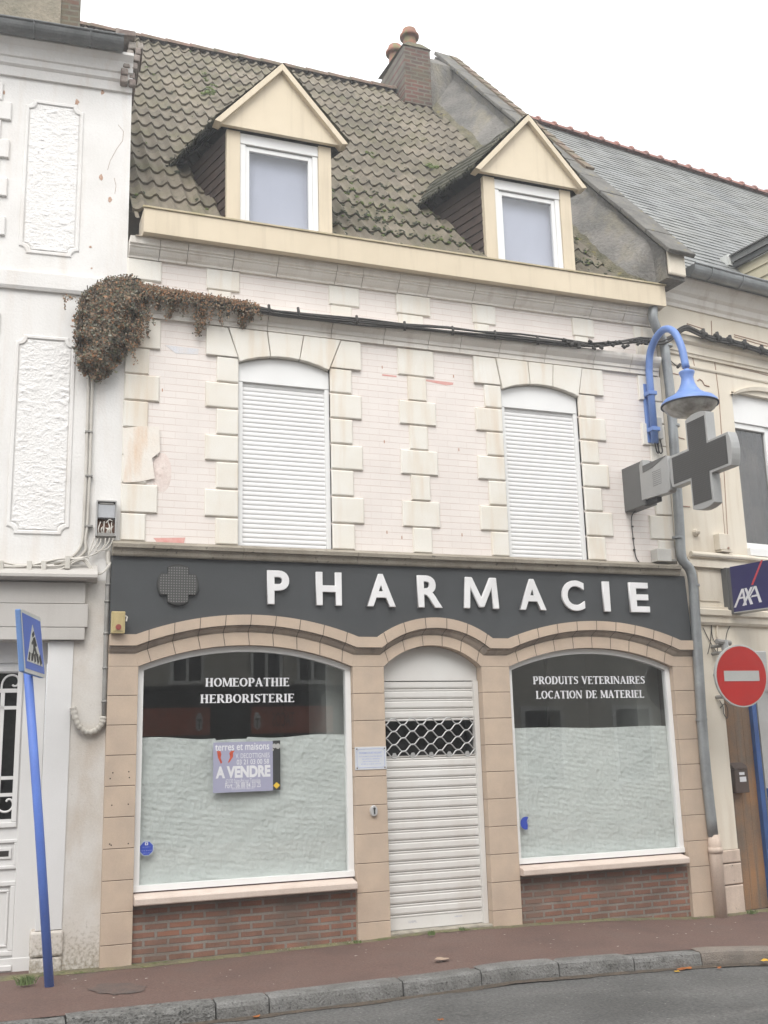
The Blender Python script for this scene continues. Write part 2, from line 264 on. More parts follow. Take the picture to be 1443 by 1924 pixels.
def slate_mat():
    mt, n, b = base_mat('grey_slate')
    bt = tex(n, 'ShaderNodeTexBrick', Scale=1.0); bt.inputs['Brick Width'].default_value = .22; bt.inputs['Row Height'].default_value = .5; bt.inputs['Mortar Size'].default_value = .003
    bt.inputs['Color1'].default_value = C(.235, .24, .235); bt.inputs['Color2'].default_value = C(.165, .17, .168); bt.inputs['Mortar'].default_value = C(.07, .07, .07); bt.offset = .5
    n.links.new(coords(n), bt.inputs['Vector'])
    f = noisefac(n, 1.2, 6); f3 = noisefac(n, 30, 4)
    col = mixc(n, ramp(n, f, .35, .7, (.0, 0, 0, 1), (.55, .55, .55, 1)), bt.outputs['Color'], C(.22, .215, .185))
    col = mixc(n, 1.0, col, ramp(n, f3, .25, .75, (.75, .75, .75, 1), (1.05, 1.05, 1.05, 1)), 'MULTIPLY')
    n.links.new(col, b.inputs['Base Color']); b.inputs['Roughness'].default_value = .5; bumpn(n, b, f3, .25, .004)
    return mt
slate_m = slate_mat()
def paper_mat():
    mt, n, b = base_mat('pale_green_paper'); f = noisefac(n, 6, 5)
    n.links.new(mixc(n, ramp(n, f, .3, .7), C(.585, .61, .595), C(.635, .655, .64)), b.inputs['Base Color']); b.inputs['Roughness'].default_value = .75
    bumpn(n, b, noisefac(n, 26, 4), .5, .02); return mt
paper_m = paper_mat()

# ---------------------------------------------------------------- mesh builder
class MB:
    def __init__(s): s.v = []; s.f = []; s.mi = []
    def add(s, vs, fs, mi=0):
        o = len(s.v); s.v += [tuple(map(float, p)) for p in vs]; s.f += [tuple(i + o for i in f) for f in fs]; s.mi += [mi] * len(fs); return s
    def box(s, x0, x1, y0, y1, z0, z1, mi=0):
        vs = [(x, y, z) for z in (z0, z1) for y in (y0, y1) for x in (x0, x1)]
        return s.add(vs, [(0, 2, 3, 1), (4, 5, 7, 6), (0, 1, 5, 4), (2, 6, 7, 3), (0, 4, 6, 2), (1, 3, 7, 5)], mi)
    def prism(s, poly, y0, y1, mi=0):               # poly of (x, z), counter-clockwise seen from the street (-y)
        a = sum(poly[i][0] * poly[(i + 1) % len(poly)][1] - poly[(i + 1) % len(poly)][0] * poly[i][1] for i in range(len(poly)))
        if a < 0: poly = poly[::-1]
        n = len(poly); vs = [(x, y0, z) for x, z in poly] + [(x, y1, z) for x, z in poly]
        fs = [tuple(range(n)), tuple(range(2 * n - 1, n - 1, -1))] + [(i, i + n, (i + 1) % n + n, (i + 1) % n) for i in range(n)]
        return s.add(vs, fs, mi)
    def prismx(s, poly, x0, x1, mi=0):              # poly of (y, z) extruded along x
        n = len(poly); vs = [(x0, y, z) for y, z in poly] + [(x1, y, z) for y, z in poly]
        fs = [tuple(range(n)), tuple(range(2 * n - 1, n - 1, -1))] + [(i, i + n, (i + 1) % n + n, (i + 1) % n) for i in range(n)]
        return s.add(vs, fs, mi)
    def block(s, x0, x1, y0, y1, z0, z1, b=.012, mi=0):   # stone block with chamfered face edges; front at y0
        poly = lambda d: [(x0 + d, z0 + d), (x1 - d, z0 + d), (x1 - d, z1 - d), (x0 + d, z1 - d)]
        vs = [(x, y0, z) for x, z in poly(b)] + [(x, y0 + b, z) for x, z in poly(0)] + [(x, y1, z) for x, z in poly(0)]
        fs = [(0, 1, 2, 3)]
        for r in (0, 4): fs += [(r + i, r + 4 + i, r + 4 + (i + 1) % 4, r + (i + 1) % 4) for i in range(4)]
        return s.add(vs, fs, mi)
    def tube(s, pts, r, n=8, mi=0, cap=True):
        pts = [Vector(p) for p in pts]; rr = r if isinstance(r, (list, tuple)) else [r] * len(pts)
        vs = []; up = Vector((0, 0, 1)); prev = None
        for i, p in enumerate(pts):
            t = (pts[min(i + 1, len(pts) - 1)] - pts[max(i - 1, 0)]).normalized()
            if prev is None:
                a = t.cross(up if abs(t.z) < .95 else Vector((1, 0, 0))).normalized()
            else: a = (prev - t * prev.dot(t)).normalized()
            prev = a; b = t.cross(a)
            vs += [p + (a * math.cos(k * 2 * pi / n) + b * math.sin(k * 2 * pi / n)) * rr[i] for k in range(n)]
        fs = []
        for i in range(len(pts) - 1):
            for k in range(n): fs.append((i * n + k, i * n + (k + 1) % n, (i + 1) * n + (k + 1) % n, (i + 1) * n + k))
        if cap: fs += [tuple(range(n - 1, -1, -1)), tuple(range((len(pts) - 1) * n, len(pts) * n))]
        return s.add(vs, fs, mi)
    def lathe(s, prof, c=(0, 0, 0), n=24, mi=0):
        vs = [(c[0] + r * math.cos(k * 2 * pi / n), c[1] + r * math.sin(k * 2 * pi / n), c[2] + z) for r, z in prof for k in range(n)]
        fs = [(i * n + k, i * n + (k + 1) % n, (i + 1) * n + (k + 1) % n, (i + 1) * n + k) for i in range(len(prof) - 1) for k in range(n)]
        return s.add(vs, fs, mi)
    def xform(s, M4): s.v = [tuple(M4 @ Vector(p)) for p in s.v]; return s
    def build(s, name, mat, parent=None, smooth=False, bevel=0, seg=2):
        me = bpy.data.meshes.new(name); me.from_pydata(s.v, [], s.f)
        for mt in (mat if isinstance(mat, list) else [mat]): me.materials.append(mt)
        if any(s.mi): me.polygons.foreach_set('material_index', s.mi)
        if smooth: me.polygons.foreach_set('use_smooth', [True] * len(me.polygons))
        me.update(); o = bpy.data.objects.new(name, me); COL.objects.link(o)
        if parent is not None: o.parent = parent
        if bevel:
            bv = o.modifiers.new('bevel', 'BEVEL'); bv.width = bevel; bv.segments = seg; bv.limit_method = 'ANGLE'; bv.angle_limit = R(40)
        return o
def tag(o, label=None, cat=None, group=None, kind=None):
    if label: o['label'] = label
    if cat: o['category'] = cat
    if group: o['group'] = group
    if kind: o['kind'] = kind
    return o
def thing(name, label, cat, loc=(0, 0, 0), rz=0, group=None):
    o = bpy.data.objects.new(name, None); COL.objects.link(o); o.location = loc; o.rotation_euler = (0, 0, rz); o.empty_display_size = .2
    return tag(o, label, cat, group)
def sm(pts, k=6):                                   # smooth a polyline (Catmull-Rom)
    P = [np.array(p, float) for p in pts]; P = [2 * P[0] - P[1]] + P + [2 * P[-1] - P[-2]]; out = []
    for i in range(1, len(P) - 2):
        for j in range(k):
            t = j / k; a, b, c, d = P[i - 1:i + 3]
            out.append(.5 * ((2 * b) + (c - a) * t + (2 * a - 5 * b + 4 * c - d) * t * t + (3 * b - a - 3 * c + d) * t ** 3))
    out.append(P[-2]); return out
def text(body, x0, x1, z0, z1, y, mat, name, parent, extrude=0.0, off=0.0, bev=0.0, fn=None):
    cu = bpy.data.curves.new('t', 'FONT'); cu.body = body; cu.extrude = 0.5 * extrude; cu.offset = off; cu.bevel_depth = bev; cu.bevel_resolution = 2; cu.resolution_u = 6
    ob = bpy.data.objects.new('t', cu); COL.objects.link(ob); dg = bpy.context.evaluated_depsgraph_get()
    me = bpy.data.meshes.new_from_object(ob.evaluated_get(dg)); bpy.data.objects.remove(ob); bpy.data.curves.remove(cu)
    v = np.empty(len(me.vertices) * 3); me.vertices.foreach_get('co', v); v = v.reshape(-1, 3)
    lo, hi = v.min(0), v.max(0)
    X = x0 + (v[:, 0] - lo[0]) / (hi[0] - lo[0]) * (x1 - x0); Z = z0 + (v[:, 1] - lo[1]) / (hi[1] - lo[1]) * (z1 - z0)
    Y = y - (v[:, 2] - lo[2])
    w_ = np.stack([X, Y, Z], 1)
    if fn: w_ = np.array([fn(*p) for p in w_])
    me.vertices.foreach_set('co', w_.ravel()); me.materials.clear(); me.materials.append(mat); me.update(); me.name = name
    o = bpy.data.objects.new(name, me); COL.objects.link(o)
    if parent is not None: o.parent = parent
    return o
def arcz(x0, x1, zs, za, n=24):                      # circular arc through (x0,zs) apex za (x1,zs)
    c = (x1 - x0) / 2; h = za - zs; r = (c * c + h * h) / (2 * h); a = math.asin(min(1, c / r)); xm = (x0 + x1) / 2
    return [(xm + r * math.sin(-a + 2 * a * i / n), za - r + r * math.cos(-a + 2 * a * i / n)) for i in range(n + 1)]

# ================================================================ SETTING
PAVE = [(-60, .0), (2, 0), (3.5, .02), (4.2, .045), (5.0, .03), (6.2, 0), (7.1, -.06), (8.2, -.085), (60, -.085)]
def gz(x):
    for (a, za), (b, zb) in zip(PAVE, PAVE[1:]):
        if x <= b: return za + (zb - za) * (x - a) / (b - a)
    return PAVE[-1][1]
def pz(x, y): return gz(x) - .03 * min(1, max(0, 1 - (y - ky(x)) / (1.2 - ky(x))))
def ky(x): return -1.50 - .031 * max(-30, min(x, 40)) if x < 7 else -1.717 + .03 * (min(x, 40) - 7)   # inner edge of the kerb
tag(MB().add([(-200, -200, -.19), (200, -200, -.19), (200, 200, -.19), (-200, 200, -.19)], [(0, 1, 2, 3)]).build('ground', road_m), kind='structure')
b = MB(); xs = np.arange(-40, 46, 1.0)
b.add([(x, y, gz(x) - .155) for x in xs for y in (-9.2, -1.2)], [(2 * i, 2 * i + 2, 2 * i + 3, 2 * i + 1) for i in range(len(xs) - 1)])
tag(b.build('road', road_m), kind='structure')
b = MB(); xs = np.concatenate([np.arange(-40, -2, 2), np.arange(-2, 12, .25), np.arange(12, 42, 2)])
rows = 8
b.add([(x, ky(x) + (1.2 - ky(x)) * j / rows if j else ky(x), gz(x) - .03 * (1 - j / rows) + .004 * noise.noise((x * 1.3, j * .7, 0))) for x in xs for j in range(rows + 1)],
      [(i * (rows + 1) + j, (i + 1) * (rows + 1) + j, (i + 1) * (rows + 1) + j + 1, i * (rows + 1) + j + 1) for i in range(len(xs) - 1) for j in range(rows)])
tag(b.build('pavement', pave_m, smooth=True), kind='structure')
b = MB().box(-40, 42, -12.0, -9.2, -.3, -.02); tag(b.build('opposite_pavement', pave_m), kind='structure')
pv_ = [o for o in COL.objects if o.name == 'pavement'][0]; rd_ = [o for o in COL.objects if o.name == 'road'][0]
b = MB(); P_ = []
for k in range(22): a = k * 2 * pi / 22; q_ = inz(222 + 52 * math.cos(a) * random.uniform(.8, 1.15), 1856 + 11 * math.sin(a) * random.uniform(.8, 1.15), -.015); P_.append((q_[0], q_[1], pz(q_[0], q_[1]) + .004))
b.add(P_, [tuple(range(22))]); b.f = [f if False else f[::-1] for f in b.f]; b.build('asphalt_patch', M('dark_asphalt_patch', C(.17, .115, .096), C(.115, .092, .082), sc=9, fine=60, var=.45, bump=.8), pv_)
b = MB(); xs = np.arange(-2, 10, .06)
for x in xs: y0 = ky(x) - .125; wv = .05 + .035 * noise.noise((x * 2.2, 7, 0)) + .02 * noise.noise((x * 9, 2, 0)); z = gz(x) - .155 + .004; b.v += [(x, y0, z + .012), (x, y0 - wv, z), ]
b.f = [(2 * i, 2 * i + 1, 2 * i + 3, 2 * i + 2) for i in range(len(xs) - 1)]; b.mi = [0] * len(b.f); b.build('gutter_dirt', M('gutter_dirt', C(.13, .10, .075), C(.085, .07, .055), sc=9, fine=50, var=.5, bump=.9, spots=C(.26, .17, .09), spot_sc=30, spot_lo=.66), rd_)
kerb = tag(bpy.data.objects.new('kerb', None), kind='structure'); COL.objects.link(kerb)
kj = [-8, -6.6, -5.2, -3.9, -2.6, -1.3, -.35, .72, 1.78, 2.18, 3.25, 3.92, 4.62, 5.33, 6.0, 6.86, 7.6, 8.3, 9.1, 10, 11, 12]
for i, (a, c) in enumerate(zip(kj, kj[1:])):
    mt = kerb_rough if c < 1.9 else (kerb_brown if 6.0 <= a < 6.8 else kerb_m)
    n = 10; b = MB(); rings = []
    jz = random.uniform(-.006, .006); jy = random.uniform(-.008, .008); rb = .02 if mt is kerb_rough else .005
    for k in range(n + 1):
        x = a + .006 + (c - a - .012) * k / n; y0 = ky(x) + .01 + jy; z = gz(x) - .028 + jz
        e = .004 if k in (0, n) else 0; ns = lambda q: noise.noise((x * 7, q * 3.1, i)) * rb
        prof = [(y0 + .04, -.3), (y0 + .04, z - e), (y0 - .02, z - e + ns(1)), (y0 - .105, z - .003 - e + ns(2)), (y0 - .125 + e, z - .016 + ns(3)), (y0 - .134 + e + ns(4), z - .045), (y0 - .138 + e + ns(5), z - .09), (y0 - .142 + e, z - .2)]
        b.v += [(x, p[0], p[1]) for p in prof]
    q = 8
    for k in range(n):
        for j in range(q - 1): b.f.append((k * q + j, k * q + j + 1, (k + 1) * q + j + 1, (k + 1) * q + j))
    b.f += [tuple(range(q - 1, -1, -1)), tuple(range(n * q, n * q + q))]; b.mi = [0] * len(b.f)
    b.build('kerb_stone', mt, kerb, smooth=False)
# mossy cement seam where facade and pavement meet
b = MB(); xs = np.arange(-1.2, 9.0, .05)
for x in xs:
    nz_ = noise.noise((x * 2.3, 0, 0)) + .6 * noise.noise((x * 9, 5, 0)); wv = max(.012, .05 + .045 * nz_ + (.03 if x < 2.2 else 0)); yb = -.045 if x < 7.5 else -.045 + (x - 7.5) * .14
    g = lambda y: pz(x, y)
    b.v += [(x, yb + .08, g(yb) + .012), (x, yb, g(yb) + .014 + .006 * noise.noise((x * 9, 1, 1))), (x, yb - wv * .6, g(yb - wv * .6) + .009 + .005 * noise.noise((x * 17, 3, 1))), (x, yb - wv, g(yb - wv) + .002)]
b.f = [(4 * i + j, 4 * i + j + 1, 4 * i + j + 5, 4 * i + j + 4) for i in range(len(xs) - 1) for j in range(3)]; b.mi = [0] * len(b.f)
tag(b.build('edge_moss', edge_moss, smooth=True), kind='stuff')

# ================================================================ PHARMACY HOUSE
PH = thing('pharmacy_house', 'pink brick house with dark shopfront fascia, two dormers and mossy tiled roof', 'house', (4.4, 0, 0))
PHI = Matrix.Translation((-4.4, 0, 0))
def ph(b, name, mat, parent=PH, **k):
    if parent is PH: b.xform(PHI)
    return b.build(name, mat, parent, **k)
XL, XR = 1.195, 7.43
ZJ = [3.735, 4.01, 4.295, 4.575, 4.85, 5.125, 5.40, 5.675, 5.99]
WIN = [(2.325, 3.295), (5.295, 6.275)]
b = MB()
def wallrect(x0, x1, z0, z1): b.box(x0, x1, 0, .3, z0, z1)
wallrect(XL, XR, 5.73, 6.62)
for x0, x1 in ((XL, WIN[0][0]), (WIN[0][1], WIN[1][0]), (WIN[1][1], XR)): wallrect(x0, x1, 3.5, 5.73)
ph(b, 'brick_wall', pink_brick)
def stones(lst, name='quoin_stones'):
    b = MB()
    for x0, x1, z0, z1 in lst: b.block(x0, x1, -.022 + random.uniform(-.004, .004), .05, z0 + .003, z1 - .003, random.uniform(.007, .012))
    return ph(b, name, cream_stone)
L_ = []
for r in range(7): L_.append((XL, 1.535 if r % 2 == 1 else 1.43, ZJ[r] + .006, ZJ[r + 1]))
L_.append((XL, 1.535, 5.675, 5.99)); stones(L_)
L_ = []
for r in range(8): L_.append(((4.068, 4.49) if r % 2 else (4.175, 4.39)) + (ZJ[r] + .006, ZJ[r + 1]))
stones(L_)
stones([(7.115 if r % 2 else 7.21, XR, ZJ[r] + .006, ZJ[r + 1]) for r in range(8)])
for (w0, w1), (lw, ln_, rw, rn, va) in zip(WIN, ((1.99, 2.10, 3.64, 3.535, [(2.212, 2.328), (2.618, 2.652), (3.008, 2.961), (3.416, 3.281)]), (4.965, 5.085, 6.62, 6.505, [(5.238, 5.30), (5.640, 5.653), (5.965, 5.943), (6.346, 6.275)]))):
    b = MB()
    for r in range(7):
        b.block(lw if r % 2 else ln_, w0, -.024, .05, ZJ[r] + .009, ZJ[r + 1] - .003, .010)
        b.block(w1, rw if r % 2 else rn, -.024, .05, ZJ[r] + .009, ZJ[r + 1] - .003, .010)
    arc = arcz(w0, w1, 5.632, 5.728, 40)
    zat = lambda x: min(arc, key=lambda p: abs(p[0] - x))[1]
    for i in range(3):
        (t0, b0), (t1, b1) = va[i], va[i + 1]
        low = [(b0 + .004 + (b1 - b0 - .008) * k / 8, zat(b0 + (b1 - b0) * k / 8)) for k in range(9)]
        b.prism(low + [(t1 - .005, 5.986), (t0 + .005, 5.986)], -.046, .06)
    b.prism([(lw, 5.678), (va[0][1] - .013, 5.678), (va[0][0] - .005, 5.986), (lw, 5.986)], -.034, .05)
    b.prism([(va[3][1] + .02, 5.678), (rw, 5.678), (rw, 5.986), (va[3][0] + .005, 5.986)], -.034, .05)
    ph(b, 'window_surround', cream_stone, bevel=.006)
    # roller shutter: rounded header panel, rails and slats
    b = MB(); top = arcz(w0 + .002, w1 - .002, 5.625, 5.722, 20); b.prism([(w0 + .002, 5.443), (w1 - .002, 5.443)] + top[::-1], .018, .10)
    rs = ph(b, 'roller_shutter', pvc, bevel=.004)
    for xa in (w0 + .002, w1 - .05): MB().box(xa, xa + .048, .022, .10, 3.736, 5.441).xform(PHI).build('guide_rail', pvc, rs, bevel=.003)
    b = MB(); z = 3.74
    while z < 5.43:
        z1 = min(z + .0475, 5.44)
        pr = [(.057, z), (.0525, z + .003), (.049, z + .014), (.049, z + .026), (.052, z + .040), (.057, z + .0465)]
        b.v += [(x, y, zz) for x in (w0 + .05, w1 - .05) for y, zz in pr]; o = len(b.v) - 12
        b.f += [(o + k, o + 6 + k, o + 7 + k, o + k + 1) for k in range(5)]; z += .0475
    b.mi = [0] * len(b.f); b.box(w0 + .04, w1 - .04, .078, .09, 3.736, 5.44); b.xform(PHI); b.build('slats', shutter_white, rs)
def fpatch(pts, mat, y, name):
    P = [fac(*p) for p in pts]; return ph(MB().prism([(p[0], p[2]) for p in P], y, y + .0012), name, mat)
old_pink = M('old_pink_paint', C(.66, .30, .27), C(.70, .42, .38), sc=14, bump=.1)
fpatch([(288, 1011), (348, 1010), (345, 1023), (295, 1022), (292, 1015)], old_pink, -.002, 'paint_patch')
fpatch([(310, 648), (374, 656), (372, 666), (330, 664)], M('pale_grey_patch', C(.68, .69, .73), C(.72, .68, .66), sc=9), -.002, 'paint_patch')
for pts in ([(718, 703), (745, 706), (745, 709), (718, 706)], [(800, 713), (852, 719), (851, 723), (838, 724), (800, 716)]): fpatch(pts, old_pink, -.0015, 'paint_patch')
fpatch([(231, 806), (262, 802), (298, 803), (300, 850), (285, 862), (290, 900), (262, 906), (231, 908)], M('patched_plaster', C(.78, .745, .69), C(.77, .70, .62), sc=3.5, fine=50, var=.06, bump=.4, stain=C(.66, .44, .27), stain_amt=.75, stain_sc=(7, 7, 1.3)), -.0275, 'plaster_repair')
b = MB(); v0 = [fac(x, y) for x, y in ((286, 845), (326, 850), (322, 900), (300, 925), (284, 918))]
for i in range(26):
    for j in range(26):
        x = v0[0][0] + .19 * i / 25; z = 4.23 + .40 * j / 25; e = math.hypot((i - 12.5) / 12.5, (j - 12.5) / 12.5); b.v.append((x, .001 - max(0, 1 - e) ** .5 * (.008 + .016 * max(0, noise.noise((x * 35, z * 45, 5)))), z))
b.f = [(j + 26 * i, j + 26 * i + 26, j + 26 * i + 27, j + 26 * i + 1) for i in range(25) for j in range(25)]; b.mi = [0] * len(b.f); ph(b, 'plaster_repair', M('rough_pink_plaster', C(.78, .69, .64), C(.72, .60, .55), sc=8, fine=60, bump=.6), smooth=True)
rz = M('rust_tick', C(.50, .27, .18), bump=0); b = MB()
for px, py in ((722, 830), (862, 845), (727, 1000), (868, 1005), (718, 690), (852, 707), (755, 1010), (300, 912), (305, 733)): p = fac(px, py); b.box(p[0] - .005, p[0] + .005, -.002, -.0005, p[2] - .016, p[2] + .016)
ph(b, 'rust_ticks', rz)
# frieze blocks
for x0, x1 in ((XL, 1.535), (1.99, 2.33), (3.30, 3.643), (4.07, 4.47), (4.99, 5.275), (6.275, 6.56), (7.115, XR)):
    stones([(x0, x1, 6.39, 6.617)], 'frieze_stone'); stones([(x0 + (.0 if x0 == XL else .02), x1 - .09, 6.2, 6.385)], 'frieze_stone')
def sweepx(prof, x0, x1, b=None, mi=0):
    b = b or MB(); n = len(prof); return b.add([(x, y, z) for x in (x0, x1) for y, z in prof], [(i, i + n, i + n + 1, i + 1) for i in range(n - 1)] + [tuple(range(n)), tuple(range(2 * n - 1, n - 1, -1))], mi)
# string course and upper cornice in separate stone lengths
def course(name, prof, joints, mat):
    b = MB()
    for a, c in zip(joints, joints[1:]): sweepx(prof, a + .003, c - .003, b)
    return ph(b, name, mat)
string = [(.05, 6.0), (-.035, 6.0), (-.035, 6.045), (-.05, 6.055), (-.055, 6.09), (-.075, 6.11), (-.10, 6.135), (-.115, 6.165), (-.12, 6.19), (-.12, 6.205), (.05, 6.235)]
course('string_course', string, [1.20, 1.95, 2.62, 3.31, 3.90, 4.42, 4.80, 5.28, 5.86, 6.5, 7.0, 7.40], grey_stone)
corn = [(.05, 6.62), (-.03, 6.62), (-.035, 6.64), (-.06, 6.66), (-.08, 6.685), (-.09, 6.705), (-.105, 6.71), (-.105, 6.725), (-.13, 6.735), (-.14, 6.80), (.05, 6.80)]
course('cornice', corn, [1.20, 1.50, 1.78, 2.25, 2.72, 3.36, 3.66, 4.08, 4.43, 4.98, 5.5, 6.0, 6.5, 6.95, 7.40], grey_stone)
# boxed gutter
b = MB(); b.box(1.315, 7.44, -.235, -.02, 6.805, 6.83); b.box(1.315, 7.44, -.25, -.235, 6.80, 7.06); b.box(1.315, 1.33, -.235, .1, 6.83, 7.06); b.box(7.425, 7.44, -.235, .1, 6.83, 7.06)
gb = ph(b, 'boxed_gutter', cream_paint, bevel=.003)
b = MB(); b.box(1.30, 7.455, -.265, -.228, 7.062, 7.082); b.xform(PHI); b.build('gutter_lip', M('gutter_lip_cream', C(.55, .47, .34), C(.42, .36, .22), sc=9, bump=.2), gb, bevel=.003)
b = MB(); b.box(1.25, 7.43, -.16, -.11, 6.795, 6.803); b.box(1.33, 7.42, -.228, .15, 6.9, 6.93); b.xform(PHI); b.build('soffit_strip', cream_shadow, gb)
# roof: 17 courses of rolled concrete tiles
TP = math.tan(R(49)); Z0 = 7.20
def roofz(y): return Z0 + y * TP
SL = math.cos(R(49)), math.sin(R(49)); TOP = 6.98
gauge = .405; vs = []; fs = []
x0r, x1r = .72, 7.3; per = .1535; nx = int((x1r - x0r) / per * 8)
for r in range(-1, 18):
    s0 = -.12 + r * gauge; o = len(vs)
    rj = random.uniform(-.004, .004)
    for k in range(nx + 1):
        x = x0r + per * k / 8; tile = int((x - x0r) / (per * 2) + (.5 if r % 2 else 0)); jt = (random.Random(tile * 77 + r * 131).random() - .5)
        ph_ = (x - x0r) / per * 2 * pi; h = .030 * (math.cos(ph_) * .8 + .2 * math.cos(2 * ph_)) + .004 * jt
        for ds, dh in ((0, -.012), (0.0, .030), (gauge * .5, .018), (gauge + .03, .0)):
            s = s0 + ds + jt * .012 + rj; hh = h + dh
            if s > TOP: s = TOP
            vs.append((x, s * SL[0] - hh * SL[1], Z0 + s * SL[1] + hh * SL[0]))
    for k in range(nx):
        for j in range(3): a = o + k * 4 + j; fs.append((a, a + 4, a + 5, a + 1))
# clip the tile field along the skewed party wall
keep = []
for f in fs:
    x = sum(vs[i][0] for i in f) / 4; y = sum(vs[i][1] for i in f) / 4
    if x < 7.02 - .092 * y and y > -.13 and (x > 1.215 or y > 1.75) and not any(y < .95 and d0 + .03 < x + .268 * (y + .08) < d0 + 1.125 for d0 in (2.175, 5.175)): keep.append(f)
b = MB().add(vs, keep); roof = ph(b, 'roof', tile_m, smooth=False)
for p in roof.data.polygons: p.use_smooth = True
try: roof.data.set_sharp_from_angle(angle=R(45))
except Exception: pass
yr = TOP * SL[0]; zr = Z0 + TOP * SL[1]
b = MB()                                            # roof body below the tiles and the rear slope
b.add([(1.22, .1, roofz(.1) - .14), (7.3, .1, roofz(.1) - .14), (6.95, yr, zr - .10), (.72, yr, zr - .10), (.72, 9.5, zr - 5), (6.95, 9.5, zr - 5)], [(0, 1, 2, 3), (3, 2, 5, 4)]); b.xform(PHI); b.build('rear_slope', tile_m, roof)
x = .72; k = 0
b = MB()
while x < 6.1:
    pr = []
    for i in range(9):
        a = pi * i / 8; pr.append((yr - .14 * math.cos(a), zr - .03 + .12 * math.sin(a)))
    rr = 1.0; n = 9
    b.add([(x, y, z) for y, z in pr] + [(x + .40, yr + (y - yr) * .86, zr + (z - zr) * .86 + .0) for y, z in pr], [(i, i + n, i + n + 1, i + 1) for i in range(n - 1)] + [tuple(range(n)), tuple(range(2 * n - 1, n - 1, -1))]); x += .375; k += 1
b.xform(PHI); b.build('ridge_tiles', ridge_m, roof)
# moss cushions
b = MB()
def lump(p, r, mi):
    n = 6; vs = [(p[0], p[1] - r * .5 * SL[1], p[2] + r * .6 * SL[0])]
    for ring, (rr, hh) in enumerate(((.6, .45), (1, .05))):
        for q in range(n):
            a = q * 2 * pi / n + ring; k_ = r * rr * random.uniform(.75, 1.2); ux = math.cos(a) * k_; us = math.sin(a) * k_
            vs.append((p[0] + ux, p[1] + us * SL[0] - r * hh * SL[1], p[2] + us * SL[1] + r * hh * SL[0]))
    fs = [(0, 1 + i, 1 + (i + 1) % n) for i in range(n)] + [(1 + i, 1 + n + i, 1 + n + (i + 1) % n, 1 + (i + 1) % n) for i in range(n)]
    b.add(vs, fs, mi)
for i in range(1500):
    zone = random.random()
    if zone < .62: x = random.gauss(4.1, .75); s = abs(random.gauss(0, 1.0)) + .0
    elif zone < .8: x = random.uniform(6.2, 6.95); s = abs(random.gauss(0, .6))
    else: x = random.uniform(1.2, 6.3); s = random.uniform(0, 6.5)
    if not (1.2 < x < 6.9) or s > 6.8: continue
    if zone < .62 and (x < 3.35 or x > 5.4): continue
    s = round(s / gauge) * gauge - .12 + random.choice((.0, .03, .06, random.uniform(0, .4)))
    if s < -.02: continue
    h = .03 * math.cos((x - x0r) / per * 2 * pi) + .012
    lump((x, s * SL[0] - h * SL[1], Z0 + s * SL[1] + h * SL[0]), random.uniform(.012, .034), 0 if random.random() < .72 else 1)
for (px, py, r) in ((395, 168, .05), (392, 178, .06), (399, 160, .045), (387, 148, .03), (382, 138, .025), (805, 310, .04), (815, 316, .05), (690, 287, .04), (700, 292, .03)):
    p = onplane(px, py, (0, 0, Z0 + .05), (0, -SL[1], SL[0])); 
    for q in range(6): lump((p[0] + random.gauss(0, r * .7), p[1] + random.gauss(0, r * .4), p[2] + random.gauss(0, .02)), r * random.uniform(.5, .9), 1)
ms = ph(b, 'moss', MOSS); tag(ms, kind='stuff')
# cement fillet along the party wall
b = MB(); n = 200; ts = (0, .12, .25, .45, .7, 1)
for i in range(n + 1):
    y = -.20 + (4.75 + .20) * i / n; xw = 7.37 - .0963 * y; xe = 6.93 - .0963 * y if i > 2 else xw - .02 - .13 * i; z = roofz(y) - (.12 if i == 0 else 0)
    for t, hz in zip(ts, (.03, .075, .14, .27, .46, .66)): b.v.append((xe - .05 + .07 * noise.noise((y * 4, 3, 0)) * (1 - t) + (xw - xe + .05) * t, y - .02 * t, z + hz + .04 * noise.noise((y * 3, t * 2, 7)) + .03 * noise.noise((y * 11, t * 5, 2))))
m_ = len(ts)
for i in range(n):
    for j in range(m_ - 1): b.f.append((m_ * i + j, m_ * i + j + 1, m_ * i + m_ + j + 1, m_ * i + m_ + j)); b.mi.append(0 if j < 2 else 1)
ph(b, 'cement_fillet', [moss_fillet, gable_render], smooth=True)

